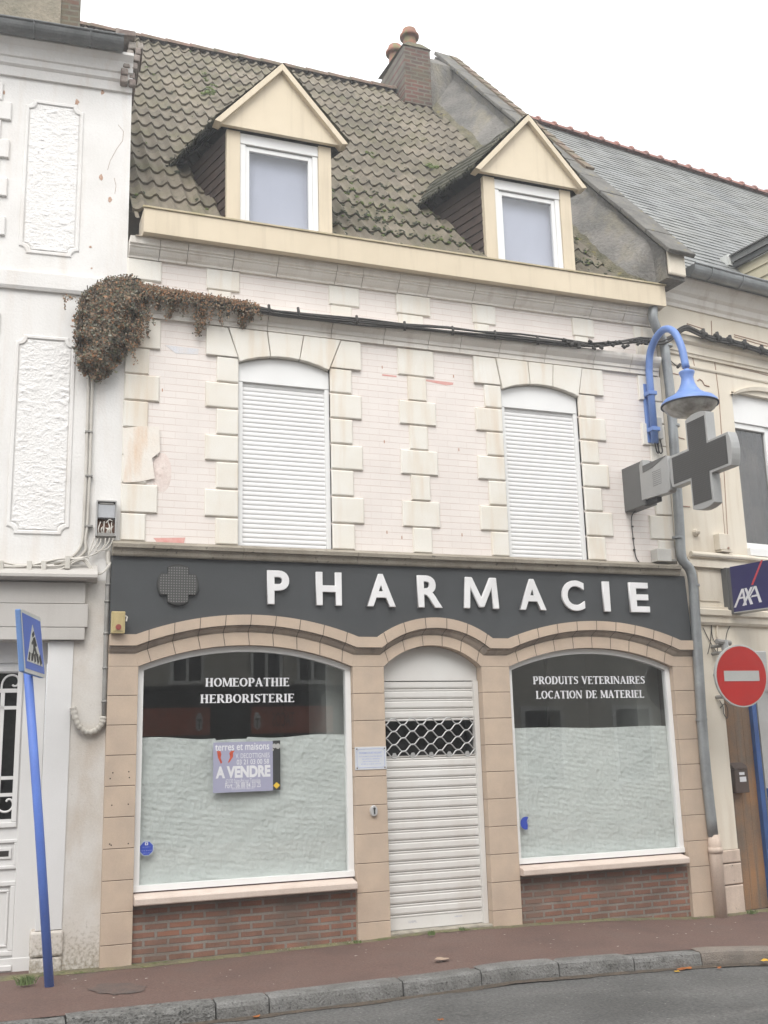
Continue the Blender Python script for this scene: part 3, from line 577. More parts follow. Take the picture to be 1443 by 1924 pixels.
# dormers (built once, copied)
def dormer():
    D = bpy.data.objects.new('dormer', None); COL.objects.link(D); D.parent = PH
    W = 1.155; T = math.tan(R(-15)); zt = 8.20 - 7.0; zb = 7.02 - 7.0       # local origin: lower left front corner at z 7.0
    sk = lambda y: y * T
    for xa in (0, W - .145): MB().box(xa, xa + .145, 0, .07, zb, zt).build('corner_board', cream_paint, D, bevel=.003)
    # pediment with raking boards
    ap = (W / 2, 9.03 - 7.0); e = .155; zl = 8.235 - 7.0
    b = MB(); b.prism([(-e + .07, zl - .03), (W + e - .07, zl - .03), (ap[0], ap[1] - .05)], -.07, -.02)
    pd = b.build('pediment', cream_paint, D)
    b = MB()
    for sgn in (-1, 1):
        p0 = np.array([ap[0] + sgn * (W / 2 + e), zl - .035]); p1 = np.array(ap); d = (p1 - p0) / np.linalg.norm(p1 - p0); nrm = np.array([d[1], -d[0]]) * sgn * 1.0
        nrm = nrm if nrm[1] < 0 else -nrm
        q = [p0, p1, p1 + np.array([0, -.085]), p0 + d * .03 + nrm * .058]
        b.prism([tuple(v) for v in q], -.13 - .002 * (sgn > 0), .02)
    b.build('raking_board', cream_paint, pd, bevel=.003)
    # cheeks: skewed walls of dark shingles
    for x, s in ((0.012, -1), (W - .012, 1)):
        b = MB(); nrow = 11
        for r in range(nrow):
            za = zb + (zt - zb) * r / nrow - .0; zc = zb + (zt - zb) * (r + 1) / nrow + .012
            b.add([(x + s * .016, .06, za), (x + s * .016 + sk(1.3), 1.36, za), (x + s * .003 + sk(1.3), 1.36, zc), (x + s * .003, .06, zc), (x, .06, za), (x + sk(1.3), 1.36, za)], [(0, 1, 2, 3), (0, 4, 5, 1)])
        b.build('cheek', cheek_m, D)
    # roof of the dormer
    b = MB(); rows = 7
    for sgn in (-1, 1):
        xe = ap[0] + sgn * (W / 2 + e + .01); nyy = 14
        for r in range(rows):
            t0, t1 = r / rows, (r + 1.15) / rows
            if r == rows - 1: t1 = 1
            pts = []
            for i in range(nyy + 1):
                y = -.085 + 1.95 * i / nyy; wv = .014 * math.cos(i * 2.2)
                for t, dz in ((t0, -.005), (t0, .03), (t1, .008)):
                    x = xe + (ap[0] - xe) * t; z = zl - .01 + (ap[1] - zl + .02) * t
                    pts.append((x + sk(y), y, z + dz + wv + .012))
            b.add(pts, [(i * 3 + j, (i + 1) * 3 + j, (i + 1) * 3 + j + 1, i * 3 + j + 1) for i in range(nyy) for j in range(2)])
    b.build('dormer_roof', M('dormer_roof_tile', C(.085, .08, .05), C(.035, .034, .022), sc=6, fine=50, var=.35, bump=.6), D)
    b = MB()
    for i in range(120):                             # moss and grass along the left eave
        y = random.uniform(-.05, 1.0); r = random.uniform(.012, .03); x = -e - .01 + sk(y) + random.gauss(0, .02); z = zl + .01 + random.gauss(0, .015)
        for q in range(3):
            a = random.uniform(0, 2 * pi); b.add([(x, y, z), (x + r * math.cos(a), y + r * math.sin(a), z + r * .5), (x + r * math.cos(a + 1.5), y + r * math.sin(a + 1.5), z - r * .9)], [(0, 1, 2)])
    tag(b.build('eave_moss', MOSS[0], D), kind='stuff')
    b = MB()
    for i in range(60):
        t = random.uniform(.45, 1); x = -e + (W / 2 + e) * t; z = zl + (ap[1] - zl) * t + .03; y = random.uniform(-.05, .15); a = random.uniform(-.04, .04); l = random.uniform(.03, .08)
        b.add([(x, y, z), (x + .004, y, z), (x + a, y, z + l)], [(0, 1, 2)])
    tag(b.build('dry_grass', dry_grass, D), kind='stuff')
    # window
    x0, x1 = .147, W - .147; b = MB()
    b.box(x0, x1, .01, .11, zt - .13, zt - .01); b.box(x0, x0 + .06, .02, .1, zb, zt - .13); b.box(x1 - .06, x1, .02, .1, zb, zt - .13); b.box(x0 + .06, x1 - .06, .02, .1, zb, zb + .05)
    wd = b.build('window', pvc, D, bevel=.004)
    b = MB(); a0, a1, zz = x0 + .06, x1 - .06, zt - .14
    for q in ((a0, a0 + .045, zb + .05, zz), (a1 - .045, a1, zb + .05, zz), (a0 + .045, a1 - .045, zz - .05, zz)): b.box(q[0], q[1], .035, .085, q[2], q[3])
    b.build('sash', pvc, wd, bevel=.004)
    MB().add([(a0 + .04, .06, zb + .03), (a1 - .04, .06, zb + .03), (a1 - .04, .06, zz - .04), (a0 + .04, .06, zz - .04)], [(0, 1, 2, 3)]).build('pane', win_glass, wd)
    MB().box(a0 - .02, a1 + .02, .14, .16, zb, zt).build('pane_backing', sky_backing_m, wd)
    return D
D1 = dormer(); D1.location = (2.175 - 4.4, -.08, 7.0)
def copy_tree(o, parent):
    c = o.copy(); COL.objects.link(c); c.parent = parent
    for ch in list(o.children): copy_tree(ch, c)
    return c
D2 = copy_tree(D1, PH); D2.location = (5.175 - 4.4, -.08, 7.0)

# chimney on the ridge and its pots
b = MB(); cx0, cx1, cy0, cy1 = 6.03, 6.50, 4.12, 5.25
zb_, zt_ = 12.0, 13.05
b.box(cx0, cx1, cy0, cy1, zb_, zt_)
ch = ph(b, 'chimney', chimney_brick)
b = MB(); b.add([(cx0 - .02, cy0 - .02, zt_), (cx1 + .02, cy0 - .02, zt_), (cx1 + .02, cy1 + .02, zt_ + .12), (cx0 - .02, cy1 + .02, zt_ + .12), (cx0 + .12, cy0 + .1, zt_ + .16), (cx1 - .1, cy0 + .1, zt_ + .16), (cx1 - .1, cy1 - .1, zt_ + .3), (cx0 + .12, cy1 - .1, zt_ + .3)], [(0, 1, 5, 4), (1, 2, 6, 5), (2, 3, 7, 6), (3, 0, 4, 7), (4, 5, 6, 7), (0, 3, 2, 1)]); b.xform(PHI); b.build('chimney_cap', moss_fillet, ch)
b = MB().prismx([(4.16, 12.0), (4.16, 12.86), (4.5, 13.2), (5.1, 13.3), (5.1, 12.0)], 6.49, 7.0); b.xform(PHI); b.build('rendered_shoulder', gable_render, ch)
for x, y, z in ((6.24, 4.35, 13.17), (6.22, 4.95, 13.27)):
    b = MB(); b.lathe([(.115, 0), (.105, .16), (.10, .22), (.16, .20), (.165, .25), (.13, .30), (.115, .36), (.06, .40), (0, .41)], (x, y, z), 16); b.xform(PHI); b.build('chimney_pot', terracotta, ch, smooth=True)

# ---- shopfront in tan stone
YB, YP = -.105, -.05                                 # front of the upper band, front of the piers
ARCH = [  # (outer x0,x1,zs,za), groove, low, inner
    ((1.355, 3.516, 2.855, 3.054), (1.357, 3.495, 2.752, 2.957), (1.354, 3.477, 2.684, 2.893), (1.390, 3.466, 2.568, 2.769)),
    ((3.724, 4.997, 2.854, 3.06), (3.763, 4.962, 2.75, 2.955), (3.758, 4.910, 2.681, 2.888), (3.798, 4.875, 2.568, 2.782)),
    ((5.178, 7.339, 2.852, 3.054), (5.199, 7.308, 2.75, 2.957), (5.171, 7.259, 2.683, 2.893), (5.200, 7.230, 2.569, 2.769))]
HOR = [(1.118, 0), (3.516, 0), (4.997, 1), (7.339, 2)]
PIERS = [(1.117, 1.388), (3.468, 3.797), (4.877, 5.198), (7.232, 7.52)]
NS = 28
# cross-section: inner edge, low, groove, outer   each (x,z) along the path
def section(c, y_off=0.0, g=0.0):
    (xo, zo), (xg, zg), (xl, zl), (xi, zi) = c
    P = [(xi, .08, zi), (xi, YP - y_off, zi), (xl, YP - y_off, zl - .006), (xl, YP + .012 - y_off, zl), (xl + (xg - xl) * .3, YP - .006 - y_off, zl + (zg - zl) * .3), (xl + (xg - xl) * .65, YP - .02 - y_off, zl + (zg - zl) * .65), (xg, YP - .04 - y_off, zg - .012), (xg, YP - .035 - y_off, zg - .004), (xg, YB - y_off, zg), (xo, YB - y_off, zo + y_off), (xo, .02, zo + y_off)]
    return P
b = MB(); bm_ = MB(); bj = MB()
def runsec(secs, y_off=0.0, target=None):
    n = 11; o = len(b.v)
    bb = b if target is None else target
    vs = [p for c in secs for p in section(c, y_off)]
    def quads(js): return [(i * n + j, i * n + j + 1, (i + 1) * n + j + 1, (i + 1) * n + j) for i in range(len(secs) - 1) for j in js]
    caps = [tuple(range(n)), tuple(range((len(secs) - 1) * n + n - 1, (len(secs) - 1) * n - 1, -1))]
    if target is None:
        b.add(vs, quads((0, 1, 8, 9)) + caps, 0); bm_.add(vs, quads((2, 3, 4, 5, 6, 7)), 0)
    else: target.add(vs, quads(range(10)) + caps, 0)
hs_ = [[(1.118, 1.118, 1.118, 1.117), (1.355, 1.357, 1.354, 1.388)], [(3.516, 3.495, 3.477, 3.468), (3.724, 3.763, 3.758, 3.797)], [(4.997, 4.962, 4.910, 4.877), (5.178, 5.199, 5.171, 5.198)], [(7.339, 7.308, 7.259, 7.232), (7.545, 7.542, 7.535, 7.52)]]
for h in hs_:
    runsec([[(p[0], 2.854), (p[1], 2.751), (p[2], 2.683), (p[3], 2.569)] for p in h])
for a in ARCH:
    cs = [arcz(*q, NS) for q in a]; njoint = 8 if a[0][1] - a[0][0] > 2 else 5
    runsec([[c[i] for c in cs] for i in range(NS + 1)])
    for k in range(njoint + 1):
        t = (.055 + .89 * k / njoint) * NS; i = min(int(t), NS - 1); f = t - i
        def P(tt):
            i = min(int(tt), NS - 1); f = tt - i; return [(c[i][0] * (1 - f) + c[i + 1][0] * f, c[i][1] * (1 - f) + c[i + 1][1] * f) for c in cs]
        dt = .0035 / ((a[0][1] - a[0][0]) / NS); runsec([P(t - dt), P(t + dt)], .0015, bj)
SF = ph(b, 'stone_arches', tan_stone)
bm_.xform(PHI); bm_.build('moulding', tan_mould_shaded, SF, smooth=False)
bj.xform(PHI); bj.build('mortar_joints', mortar, SF)
for i, (x0, x1) in enumerate(PIERS):
    zj = [-.2, .175, .44, .705, .972, 1.24, 1.507, 1.775, 2.04, 2.303, 2.568]
    b = MB()
    for z0, z1 in zip(zj, zj[1:]): b.block(x0, x1, YP, .10, z0 + .0025, z1 - .0025, .003)
    pr = ph(b, 'stone_pier', tan_stone)
    b = MB().box(x0 + .004, x1 - .004, YP + .006, .09, -.2, 2.56); b.xform(PHI); b.build('mortar_joints', mortar, pr)
    if i == 0:
        b = MB()
        for px, py in ((212, 1452), (242, 1450), (207, 1463), (243, 1461), (210, 1513), (241, 1511), (206, 1586), (209, 1588), (241, 1585)):
            p = fac(px, py, YP); b.lathe([(0, 0), (.0065, 0)], (0, 0, 0), 8); k = 16; b.v[-k:] = [(p[0] + v[0], YP - .0015, p[2] + v[1]) for v in b.v[-k:]]
        b.f = [f[::-1] for f in b.f]; b.xform(PHI); b.build('drill_holes', slot_dark, pr)
# dirty ledge over the fascia
led_prof = [(.0, 3.585), (-.10, 3.585), (-.11, 3.60), (-.115, 3.63), (-.125, 3.645), (-.125, 3.652), (-.15, 3.655), (-.155, 3.69), (.0, 3.745)]
b = MB()
for a, c in zip([1.12, 2.35, 3.52, 5.27, 6.45, 7.40], [2.35, 3.52, 5.27, 6.45, 7.40]): sweepx(led_prof, a + .002, c - .002, b)
ph(b, 'shop_ledge', dirty_stone)
b = MB(); b.box(1.12, 7.5, .0, .3, 2.3, 3.6); 
ph(b, 'backing_wall', pier_cement) if False else None
# plinths, sills
for x0, x1 in ((1.388, 3.468), (5.198, 7.232)):
    b = MB().box(x0, x1, -.0, .2, -.2, .50); ph(b, 'brick_plinth', brick_red)
    b = MB(); e1 = x1 - .02 if x1 < 4 else x1 - .045
    sweepx([(.06, .485), (-.115, .485), (-.125, .495), (-.125, .54), (-.115, .553), (.06, .585)], x0 + .003, e1, b); ph(b, 'window_sill', M('pale_pink_sill', C(.62, .525, .46), C(.55, .455, .39), sc=5, bump=.3, spots=C(.3, .2, .15), spot_sc=30, spot_lo=.74), bevel=.006)
    # display window
    Y0 = .015
    arc_o = arcz(x0 + .003, x1 - .003, 2.565, 2.766, 28); arc_i = arcz(x0 + .058, x1 - .058, 2.535, 2.712, 28)
    b = MB(); n = 29
    vs = [(x, Y0, z) for x, z in arc_o] + [(x, Y0, z) for x, z in arc_i] + [(x, Y0 + .07, z) for x, z in arc_i] + [(x, Y0 + .07, z) for x, z in arc_o]
    b.add(vs, [(i + n, i + n + 1, i + 1, i) for i in range(n - 1)] + [(i + 2 * n, i + 2 * n + 1, i + n + 1, i + n) for i in range(n - 1)])
    b.prism([(x0 + .003, .63), (x0 + .058, .63), (x0 + .058, 2.535), (x0 + .003, 2.565)], Y0, Y0 + .07); b.prism([(x1 - .058, .63), (x1 - .003, .63), (x1 - .003, 2.565), (x1 - .058, 2.535)], Y0, Y0 + .07)
    b.box(x0 + .003, x1 - .003, Y0 - .012, Y0 + .07, .59, .64)
    dw = ph(b, 'display_window', pvc)
    b = MB().box(x0 + .01, x1 - .01, Y0 + .005, Y0 + .06, .555, .589); b.xform(PHI); b.build('sill_gasket', M('purplish_strip', C(.14, .085, .09), bump=0), dw)
    b = MB().prism([(x0 + .05, .64), (x1 - .05, .64)] + arcz(x0 + .05, x1 - .05, 2.54, 2.72, 28)[::-1], .047, .0475); b.xform(PHI)
    b.f = b.f[:1]; b.mi = [0]; b.build('pane', shop_glass, dw)
# shop room behind the glass
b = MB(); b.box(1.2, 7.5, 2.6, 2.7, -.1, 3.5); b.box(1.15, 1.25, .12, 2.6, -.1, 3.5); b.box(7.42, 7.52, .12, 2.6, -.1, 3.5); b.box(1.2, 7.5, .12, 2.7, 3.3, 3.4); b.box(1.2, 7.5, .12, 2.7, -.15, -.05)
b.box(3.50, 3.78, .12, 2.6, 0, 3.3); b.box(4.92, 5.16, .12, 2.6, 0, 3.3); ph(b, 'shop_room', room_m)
b = MB(); b.box(3.30, 3.49, .3, .9, 0, 3.2); b.box(7.1, 7.41, .5, 1.6, 0, 3.2); b.box(6.55, 7.1, 1.55, 1.6, 0, 3.2); ph(b, 'room_partition', room_light)
b = MB().box(1.12, 7.5, .1, .3, 2.79, 3.59); ph(b, 'lintel_wall', pier_cement)
# ---- door: roller grille shutter
x0, x1 = 3.80, 4.876; sh = bpy.data.objects.new('door_shutter', None); COL.objects.link(sh); sh.parent = PH; sh.location = (-4.4, 0, 0)
arc = arcz(x0, x1, 2.568, 2.78, 24)
MB().prism([(x0, 2.43), (x1 - .002, 2.43)] + arc[::-1], .07, .11).build('header_panel', door_metal, sh, bevel=.003)
b = MB(); b.box(x0 + .002, x0 + .03, .045, .12, .02, 2.428); b.build('guide_rail', door_metal, sh, bevel=.003)
b = MB(); b.box(x1 - .055, x1 - .002, .045, .12, .02, 2.428); b.build('guide_rail', door_metal, sh, bevel=.003)
def slat_run(z0, z1, pitch):
    b = MB(); z = z0
    while z < z1 - .01:
        h = pitch; pr = [(.095, z), (.085, z + .002), (.082, z + .012), (.085, z + .018), (.098, z + .02), (.098, z + .026), (.083, z + .03), (.078, z + .045), (.078, z + h - .012), (.083, z + h - .003), (.098, z + h)]
        n = len(pr); o = len(b.v); b.v += [(x, y, min(zz, z1)) for x in (x0 + .03, x1 - .055) for y, zz in pr]
        b.f += [(o + k, o + n + k, o + n + k + 1, o + k + 1) for k in range(n - 1)]; z += h
    b.mi = [0] * len(b.f); return b
b = slat_run(.17, 1.69, .0985); b.box(x0 + .03, x1 - .055, .08, .098, .06, .168); b.build('slats', door_metal, sh)
slat_run(2.03, 2.426, .099).build('slats', door_metal, sh)
b = MB()                                             # wavy bars of the grille
gx0, gx1, gz0, gz1 = x0 + .035, x1 - .06, 1.69, 2.035; nb = 6; per_ = (gx1 - gx0) / 4.9; rowh = (gz1 - gz0 - .02) / 5.0
for r in range(6):
    z = gz0 + .012 + rowh * (r + .0); pts = []
    for k in range(61):
        x = gx0 + (gx1 - gx0) * k / 60; c = math.cos((x - gx0) / per_ * 2 * pi + (0 if r % 2 == 0 else pi)); c = max(-1, min(1, c * 1.25))
        pts.append((x, .085, z + c * rowh * .47))
    b.tube(pts, .0065, 6)
for r in range(6):
    for k in range(6):
        x = gx0 + per_ * (k + (0 if r % 2 == 0 else .5)); z = gz0 + .012 + rowh * (r + .5)
        if gx0 < x < gx1 and z < gz1: b.tube([(x - .012, .085, z), (x + .012, .085, z)], .010, 6)
for k in range(5): x = gx0 + per_ * (k + .5); b.prism([(x - .03, gz0 - .005), (x + .03, gz0 - .005), (x + .012, gz0 + .03), (x - .012, gz0 + .03)], .078, .092)
b.build('grille', galv, sh, smooth=False)
text('OSPL', 4.03, 4.12, .115, .135, .0785, M('faint_blue_mark', C(.45, .47, .55), bump=0), 'stencil', sh)
text('......', 4.52, 4.60, .13, .145, .0785, M('faint_blue_mark', C(.45, .47, .55), bump=0), 'stencil', sh)
MB().box(x0 - .02, x1 + .03, -.03, .3, -.1, .055).build('door_step', M('worn_step', C(.42, .38, .32), C(.25, .23, .19), sc=12, bump=.5), sh, bevel=.01)
MB().box(x0, x1, .4, .5, 0, 2.8).build('inner_door', opp_dark, sh)

# ================================================================ SHOP SIGN (fascia with letters)
SG = thing('shop_sign', 'long dark grey fascia with white raised letters PHARMACIE over the arched shopfront', 'shop sign', (4.4, -.06, 2.86))
T = Matrix.Translation((-4.4, .06, -2.86))
top = [(1.118, 3.59), (1.118, 2.84)]; poly = [(1.118, 3.59)]
low = [(1.118, 2.853)]
for a in ARCH: low += [(x, z - .004) for x, z in arcz(*a[0], NS)]
low += [(7.52, 2.85)]
b = MB().prism(low + [(7.49, 3.59), (1.118, 3.59)], -.062, -.0); b.xform(T); b.build('sign_panel', fascia_m, SG)
LET = {'P': (2.594, 2.813), 'H': (3.088, 3.353), 'A': (3.619, 3.926), 'R': (4.172, 4.444), 'M': (4.688, 5.095), 'A2': (5.337, 5.654), 'C': (5.858, 6.133), 'I': (6.349, 6.478), 'E': (6.711, 6.962)}
def rounded_letter(ch, x0, x1, z0, z1):
    if ch == 'M':
        pl_ = [(0, 0), (.055, 1), (.25, 1), (.5, .36), (.75, 1), (.945, 1), (1, 0), (.83, 0), (.80, .64), (.57, .04), (.43, .04), (.20, .64), (.17, 0)]
        o = MB().prism([(x0 + (x1 - x0) * a - 4.4, z0 + (z1 - z0) * c - 2.86) for a, c in pl_], -.104 + .06, -.07 + .06).build('sign_letter', letter_m, SG, bevel=.011, seg=3); o['label'] = 'white raised letter M'; return o
    o = text(ch, x0, x1, z0, z1, 0, letter_m, 'sign_letter', SG, extrude=.08, off=.018, bev=.012)
    v = np.empty(len(o.data.vertices) * 3); o.data.vertices.foreach_get('co', v); v = v.reshape(-1, 3)
    y = v[:, 1]; y = (y - y.min()) / (y.max() - y.min()); v[:, 1] = -.104 + .034 * y; v += np.array([-4.4, .06, -2.86]); o.data.vertices.foreach_set('co', v.ravel()); o.data.update()
    o['label'] = 'white raised letter ' + ch
    return o
IW = .082
for k, (x0, x1) in LET.items():
    if k == 'I': x0, x1 = 6.372, 6.455
    rounded_letter(k[0], x0, x1, 3.160, 3.492)
def fat_cross(cx, cz, a, t, bulge, n=6):             # cross with bulging arm ends
    P = []
    for q in range(4):
        ang = q * pi / 2; pts = [(t, -a), (t, -t)] if False else None
        for k in range(n + 1):
            u = -t + 2 * t * k / n; v = a + bulge * (1 - (u / t) ** 2)
            P.append((u, v, ang))
    out = []
    for u, v, ang in P:
        c, s = math.cos(ang), math.sin(ang); out.append((cx + u * c + v * s, cz - u * s + v * c))
    res = []
    for q in range(4):
        seg = out[q * (n + 1):(q + 1) * (n + 1)]; res += seg
        ang = q * pi / 2; c, s = math.cos(ang), math.sin(ang); u, v = t, t; res.append((cx + u * c + v * s, cz - u * s + v * c))
    return res
b = MB().prism(fat_cross(1.732, 3.327, .165, .10, .03), -.095, -.062); b.xform(T); cp = b.build('cross_panel', M('cross_panel_dark', C(.055, .055, .053), bump=0), SG, bevel=.004)
b = MB().prism(fat_cross(1.732, 3.327, .158, .092, .02), -.099, -.094); b.xform(T); b.build('light_grid', led_dark, cp)

# ================================================================ WINDOW PAPERS AND WINDOW SIGNS
def paper(x0, x1, ztop, label, seed):
    nx, nz = 190, 130; b = MB(); z0 = .63
    for j in range(nz + 1):
        for i in range(nx + 1):
            u = i / nx; x = x0 + (x1 - x0) * u; zt = ztop(u); z = z0 + (zt - z0) * j / nz
            d1 = x * .8 + z * .6; d2 = -x * .6 + z * .8
            y = .0045 * noise.noise((d1 * 2.2, d2 * 8, seed)) + .005 * noise.noise((d1 * 6, d2 * 6, seed + 3)) - .0035 * max(0, .25 - abs(noise.noise((d1 * 2.5, d2 * 3.5, seed + 11)))) * 4 + .003 * noise.noise((x * 24, z * 24, seed)) + .0045 * math.sin(d1 * 88 + 2 * noise.noise((x * 3, z * 3, seed))) * math.sin(d2 * 88 + 2 * noise.noise((x * 3, z * 3, seed + 9))) * (.4 + .6 * noise.noise((x * 2, z * 2, seed + 5)) ** 2)
            y += .02 * noise.noise((x * 1.3, z * 1.1, seed + 20))
            b.v.append((x, .095 + y, z))
    b.f = [(j * (nx + 1) + i, j * (nx + 1) + i + 1, (j + 1) * (nx + 1) + i + 1, (j + 1) * (nx + 1) + i) for j in range(nz) for i in range(nx)]; b.mi = [0] * len(b.f)
    return tag(b.build('window_paper', paper_m, smooth=True), label, 'window paper', 'papers masking the shop windows')
paper(1.43, 3.455, lambda u: 1.925 - .02 * math.sin(u * 3) + .008 * math.sin(u * 17) - (.018 if .35 < u < .5 else 0), 'wrinkled pale paper masking the lower part of the window with the sale poster', 1)
paper(5.24, 7.23, lambda u: 1.935 - .012 * u + .006 * math.sin(u * 9), 'wrinkled pale paper masking the lower part of the window with veterinary lettering', 41)
# serif lettering
SERIF = {
 'H': (.8, ['Iv.15', 'Iv.65', 'h.15,.65,.5'])}
def ser(word, x0, x1, z0, z1, y, name, label, parent=None):
    H = 1.0; B = .2; Tn = .085; S = .075
    adv = {'H': .86, 'O': .86, 'M': 1.02, 'E': .72, 'P': .72, 'A': .86, 'T': .78, 'I': .40, 'R': .82, 'B': .76, 'S': .62, 'D': .84, 'U': .84, 'V': .84, 'N': .90, 'L': .70, 'C': .76, ' ': .42}
    b = MB(); pen = 0; dep = [0]
    def poly(p): dep[0] += 1; b.prism([(pen + q[0], q[1]) for q in p], -.0002 * (dep[0] % 9), .0009)
    def ribbon(pts, ws):
        for (p, wp), (q, wq) in zip(zip(pts, ws), zip(pts[1:], ws[1:])):
            d = np.array(q) - np.array(p); nn = np.array([-d[1], d[0]]) / (np.linalg.norm(d) + 1e-9)
            poly([tuple(np.array(p) - nn * wp / 2), tuple(np.array(q) - nn * wq / 2), tuple(np.array(q) + nn * wq / 2), tuple(np.array(p) + nn * wp / 2)])
    def stem(x, w=B, t=True, bt=True, e=.07, z0=0, z1=1):
        poly([(x - w / 2, z0), (x + w / 2, z0), (x + w / 2, z1), (x - w / 2, z1)])
        if bt: poly([(x - w / 2 - e, z0), (x + w / 2 + e, z0), (x + w / 2 + e, z0 + S), (x - w / 2 - e, z0 + S)])
        if t: poly([(x - w / 2 - e, z1 - S), (x + w / 2 + e, z1 - S), (x + w / 2 + e, z1), (x - w / 2 - e, z1)])
    def bar(xa, xb, z, t=Tn): poly([(xa, z - t / 2), (xb, z - t / 2), (xb, z + t / 2), (xa, z + t / 2)])
    def bowl(cx, cz, rx, rz, a0, a1, n=14):
        A = [R(a0 + (a1 - a0) * k / n) for k in range(n + 1)]; ribbon([(cx + rx * math.cos(a), cz + rz * math.sin(a)) for a in A], [Tn + (B - Tn) * abs(math.cos(a)) for a in A])
    def tick(x, z, up): poly([(x - .045, z), (x + .045, z), (x + .03, z + (.2 if up else -.2)), (x - .02, z + (.2 if up else -.2))])
    for chx in word:
        if chx == 'H': stem(.19); stem(.65); bar(.19, .65, .52)
        if chx == 'O': bowl(.42, .5, .31, .46, 0, 360, 24)
        if chx == 'M': stem(.13, Tn, e=.08); stem(.86); ribbon([(.17, 1), (.50, .05)], [B, B * .8]); ribbon([(.50, .05), (.80, 1)], [Tn, Tn])
        if chx == 'E': stem(.19); bar(.19, .62, .96); bar(.19, .5, .52); bar(.19, .64, .04); tick(.60, 1, False); tick(.62, 0, True); tick(.48, .62, False)
        if chx == 'P': stem(.19); bar(.19, .4, .96); bar(.19, .4, .46); bowl(.38, .71, .22, .25, -90, 90)
        if chx == 'R': stem(.19); bar(.19, .4, .96); bar(.19, .4, .48); bowl(.38, .72, .21, .24, -90, 90); ribbon([(.40, .48), (.68, .05)], [B * .95, B]); bar(.6, .82, .04)
        if chx == 'B': stem(.19); bar(.19, .4, .96); bar(.19, .4, .53); bar(.19, .4, .04); bowl(.37, .75, .2, .21, -90, 90); bowl(.38, .29, .24, .25, -90, 90)
        if chx == 'A': ribbon([(.14, .03), (.41, 1)], [Tn, Tn]); ribbon([(.40, 1), (.68, .03)], [B, B]); bar(.22, .6, .34); bar(.02, .28, .037, S); bar(.52, .84, .037, S)
        if chx == 'T': stem(.39, t=False); bar(.05, .73, .96); tick(.08, 1, False); tick(.70, 1, False)
        if chx == 'I': stem(.2)
        if chx == 'D': stem(.19); bar(.19, .4, .96); bar(.19, .4, .04); bowl(.38, .5, .33, .46, -90, 90)
        if chx == 'U': stem(.19, bt=False, z0=.3); stem(.66, Tn, bt=False, z0=.3); bowl(.425, .32, .24, .28, 180, 360)
        if chx == 'V': ribbon([(.17, 1), (.44, .0)], [B, B * .9]); ribbon([(.44, 0), (.70, 1)], [Tn, Tn]); bar(.03, .33, .963, S); bar(.58, .82, .963, S)
        if chx == 'N': stem(.14, Tn, e=.08); stem(.74, Tn, bt=False, e=.08); ribbon([(.15, 1), (.72, .02)], [B, B])
        if chx == 'L': stem(.19); bar(.19, .64, .04); tick(.62, 0, True)
        if chx == 'C': bowl(.43, .5, .31, .46, 50, 310, 20); tick(.62, .97, False)
        if chx == 'S': ribbon([(.54, .80), (.46, .92), (.32, .96), (.18, .90), (.13, .76), (.2, .62), (.38, .5), (.52, .38), (.54, .22), (.46, .09), (.30, .04), (.16, .08), (.09, .22)], [Tn, Tn, Tn, .13, .17, .19, B, .19, .17, .13, Tn, Tn, Tn]); tick(.56, .98, False); tick(.09, .02, True)
        pen += adv[chx]
    v = np.array(b.v); lo, hi = v[:, 0].min(), v[:, 0].max()
    v[:, 0] = x0 + (v[:, 0] - lo) / (hi - lo) * (x1 - x0); v[:, 2] = z0 + v[:, 2] * (z1 - z0); v[:, 1] = y + v[:, 1]
    b.v = [tuple(p) for p in v]; o = b.build(name, print_white, parent)
    return tag(o, label, 'window lettering', 'white words stuck on the shop windows')
ser('HOMEOPATHIE', 2.025, 2.845, 2.384, 2.464, .045, 'window_lettering', 'white serif word HOMEOPATHIE stuck on the left window')
ser('HERBORISTERIE', 1.979, 2.893, 2.231, 2.311, .045, 'window_lettering', 'white serif word HERBORISTERIE stuck on the left window under HOMEOPATHIE')
ser('PRODUITS VETERINAIRES', 5.521, 6.918, 2.388, 2.470, .045, 'window_lettering', 'white serif words PRODUITS VETERINAIRES stuck on the right window')
ser('LOCATION DE MATERIEL', 5.546, 6.893, 2.236, 2.318, .045, 'window_lettering', 'white serif words LOCATION DE MATERIEL stuck on the right window')
# for-sale poster
PO = thing('sale_poster', 'lilac estate agent poster reading A VENDRE fixed on the left window', 'poster', (2.425, .043, 1.425))
def pq(px, py):                                      # poster picture coordinates (zoom 1443x1134 of 140x110 px) to the window plane
    p = fac(395 + px / 10.307, 1385 + py / 10.307, .04); return (p[0] - 2.425, p[2] - 1.425)
a, c = pq(60, 105), pq(1215, 1035); e = pq(1360, 1005)
MB().box(a[0], c[0], -.004, 0, c[1], a[1]).build('sheet', poster_m, PO)
MB().box(c[0], e[0], -.004, 0, c[1] + .005, a[1] + .004).build('dark_band', charcoal, PO)
def ptx(s, l, t, r, bt, off=0.0, mat=print_white):
    p, q = pq(l, t), pq(r, bt); return text(s, p[0], q[0], q[1], p[1], -.0046, mat, 'printed_text', PO, off=off)
ptx('terres et maisons', 95, 128, 1142, 238, .012); ptx('V. DECOTTIGNIES', 492, 318, 1150, 392); ptx('03 21 03 00 58', 512, 436, 1138, 514, .01)
ptx('A VENDRE', 105, 570, 1165, 765, .05); ptx('62130 Saint-Pol sur Ternoise', 300, 815, 970, 870); ptx('Port : 06 88 84 33 25', 290, 888, 978, 965, .008); ptx('terresetmaisons-stpol.com', 415, 980, 855, 1010)
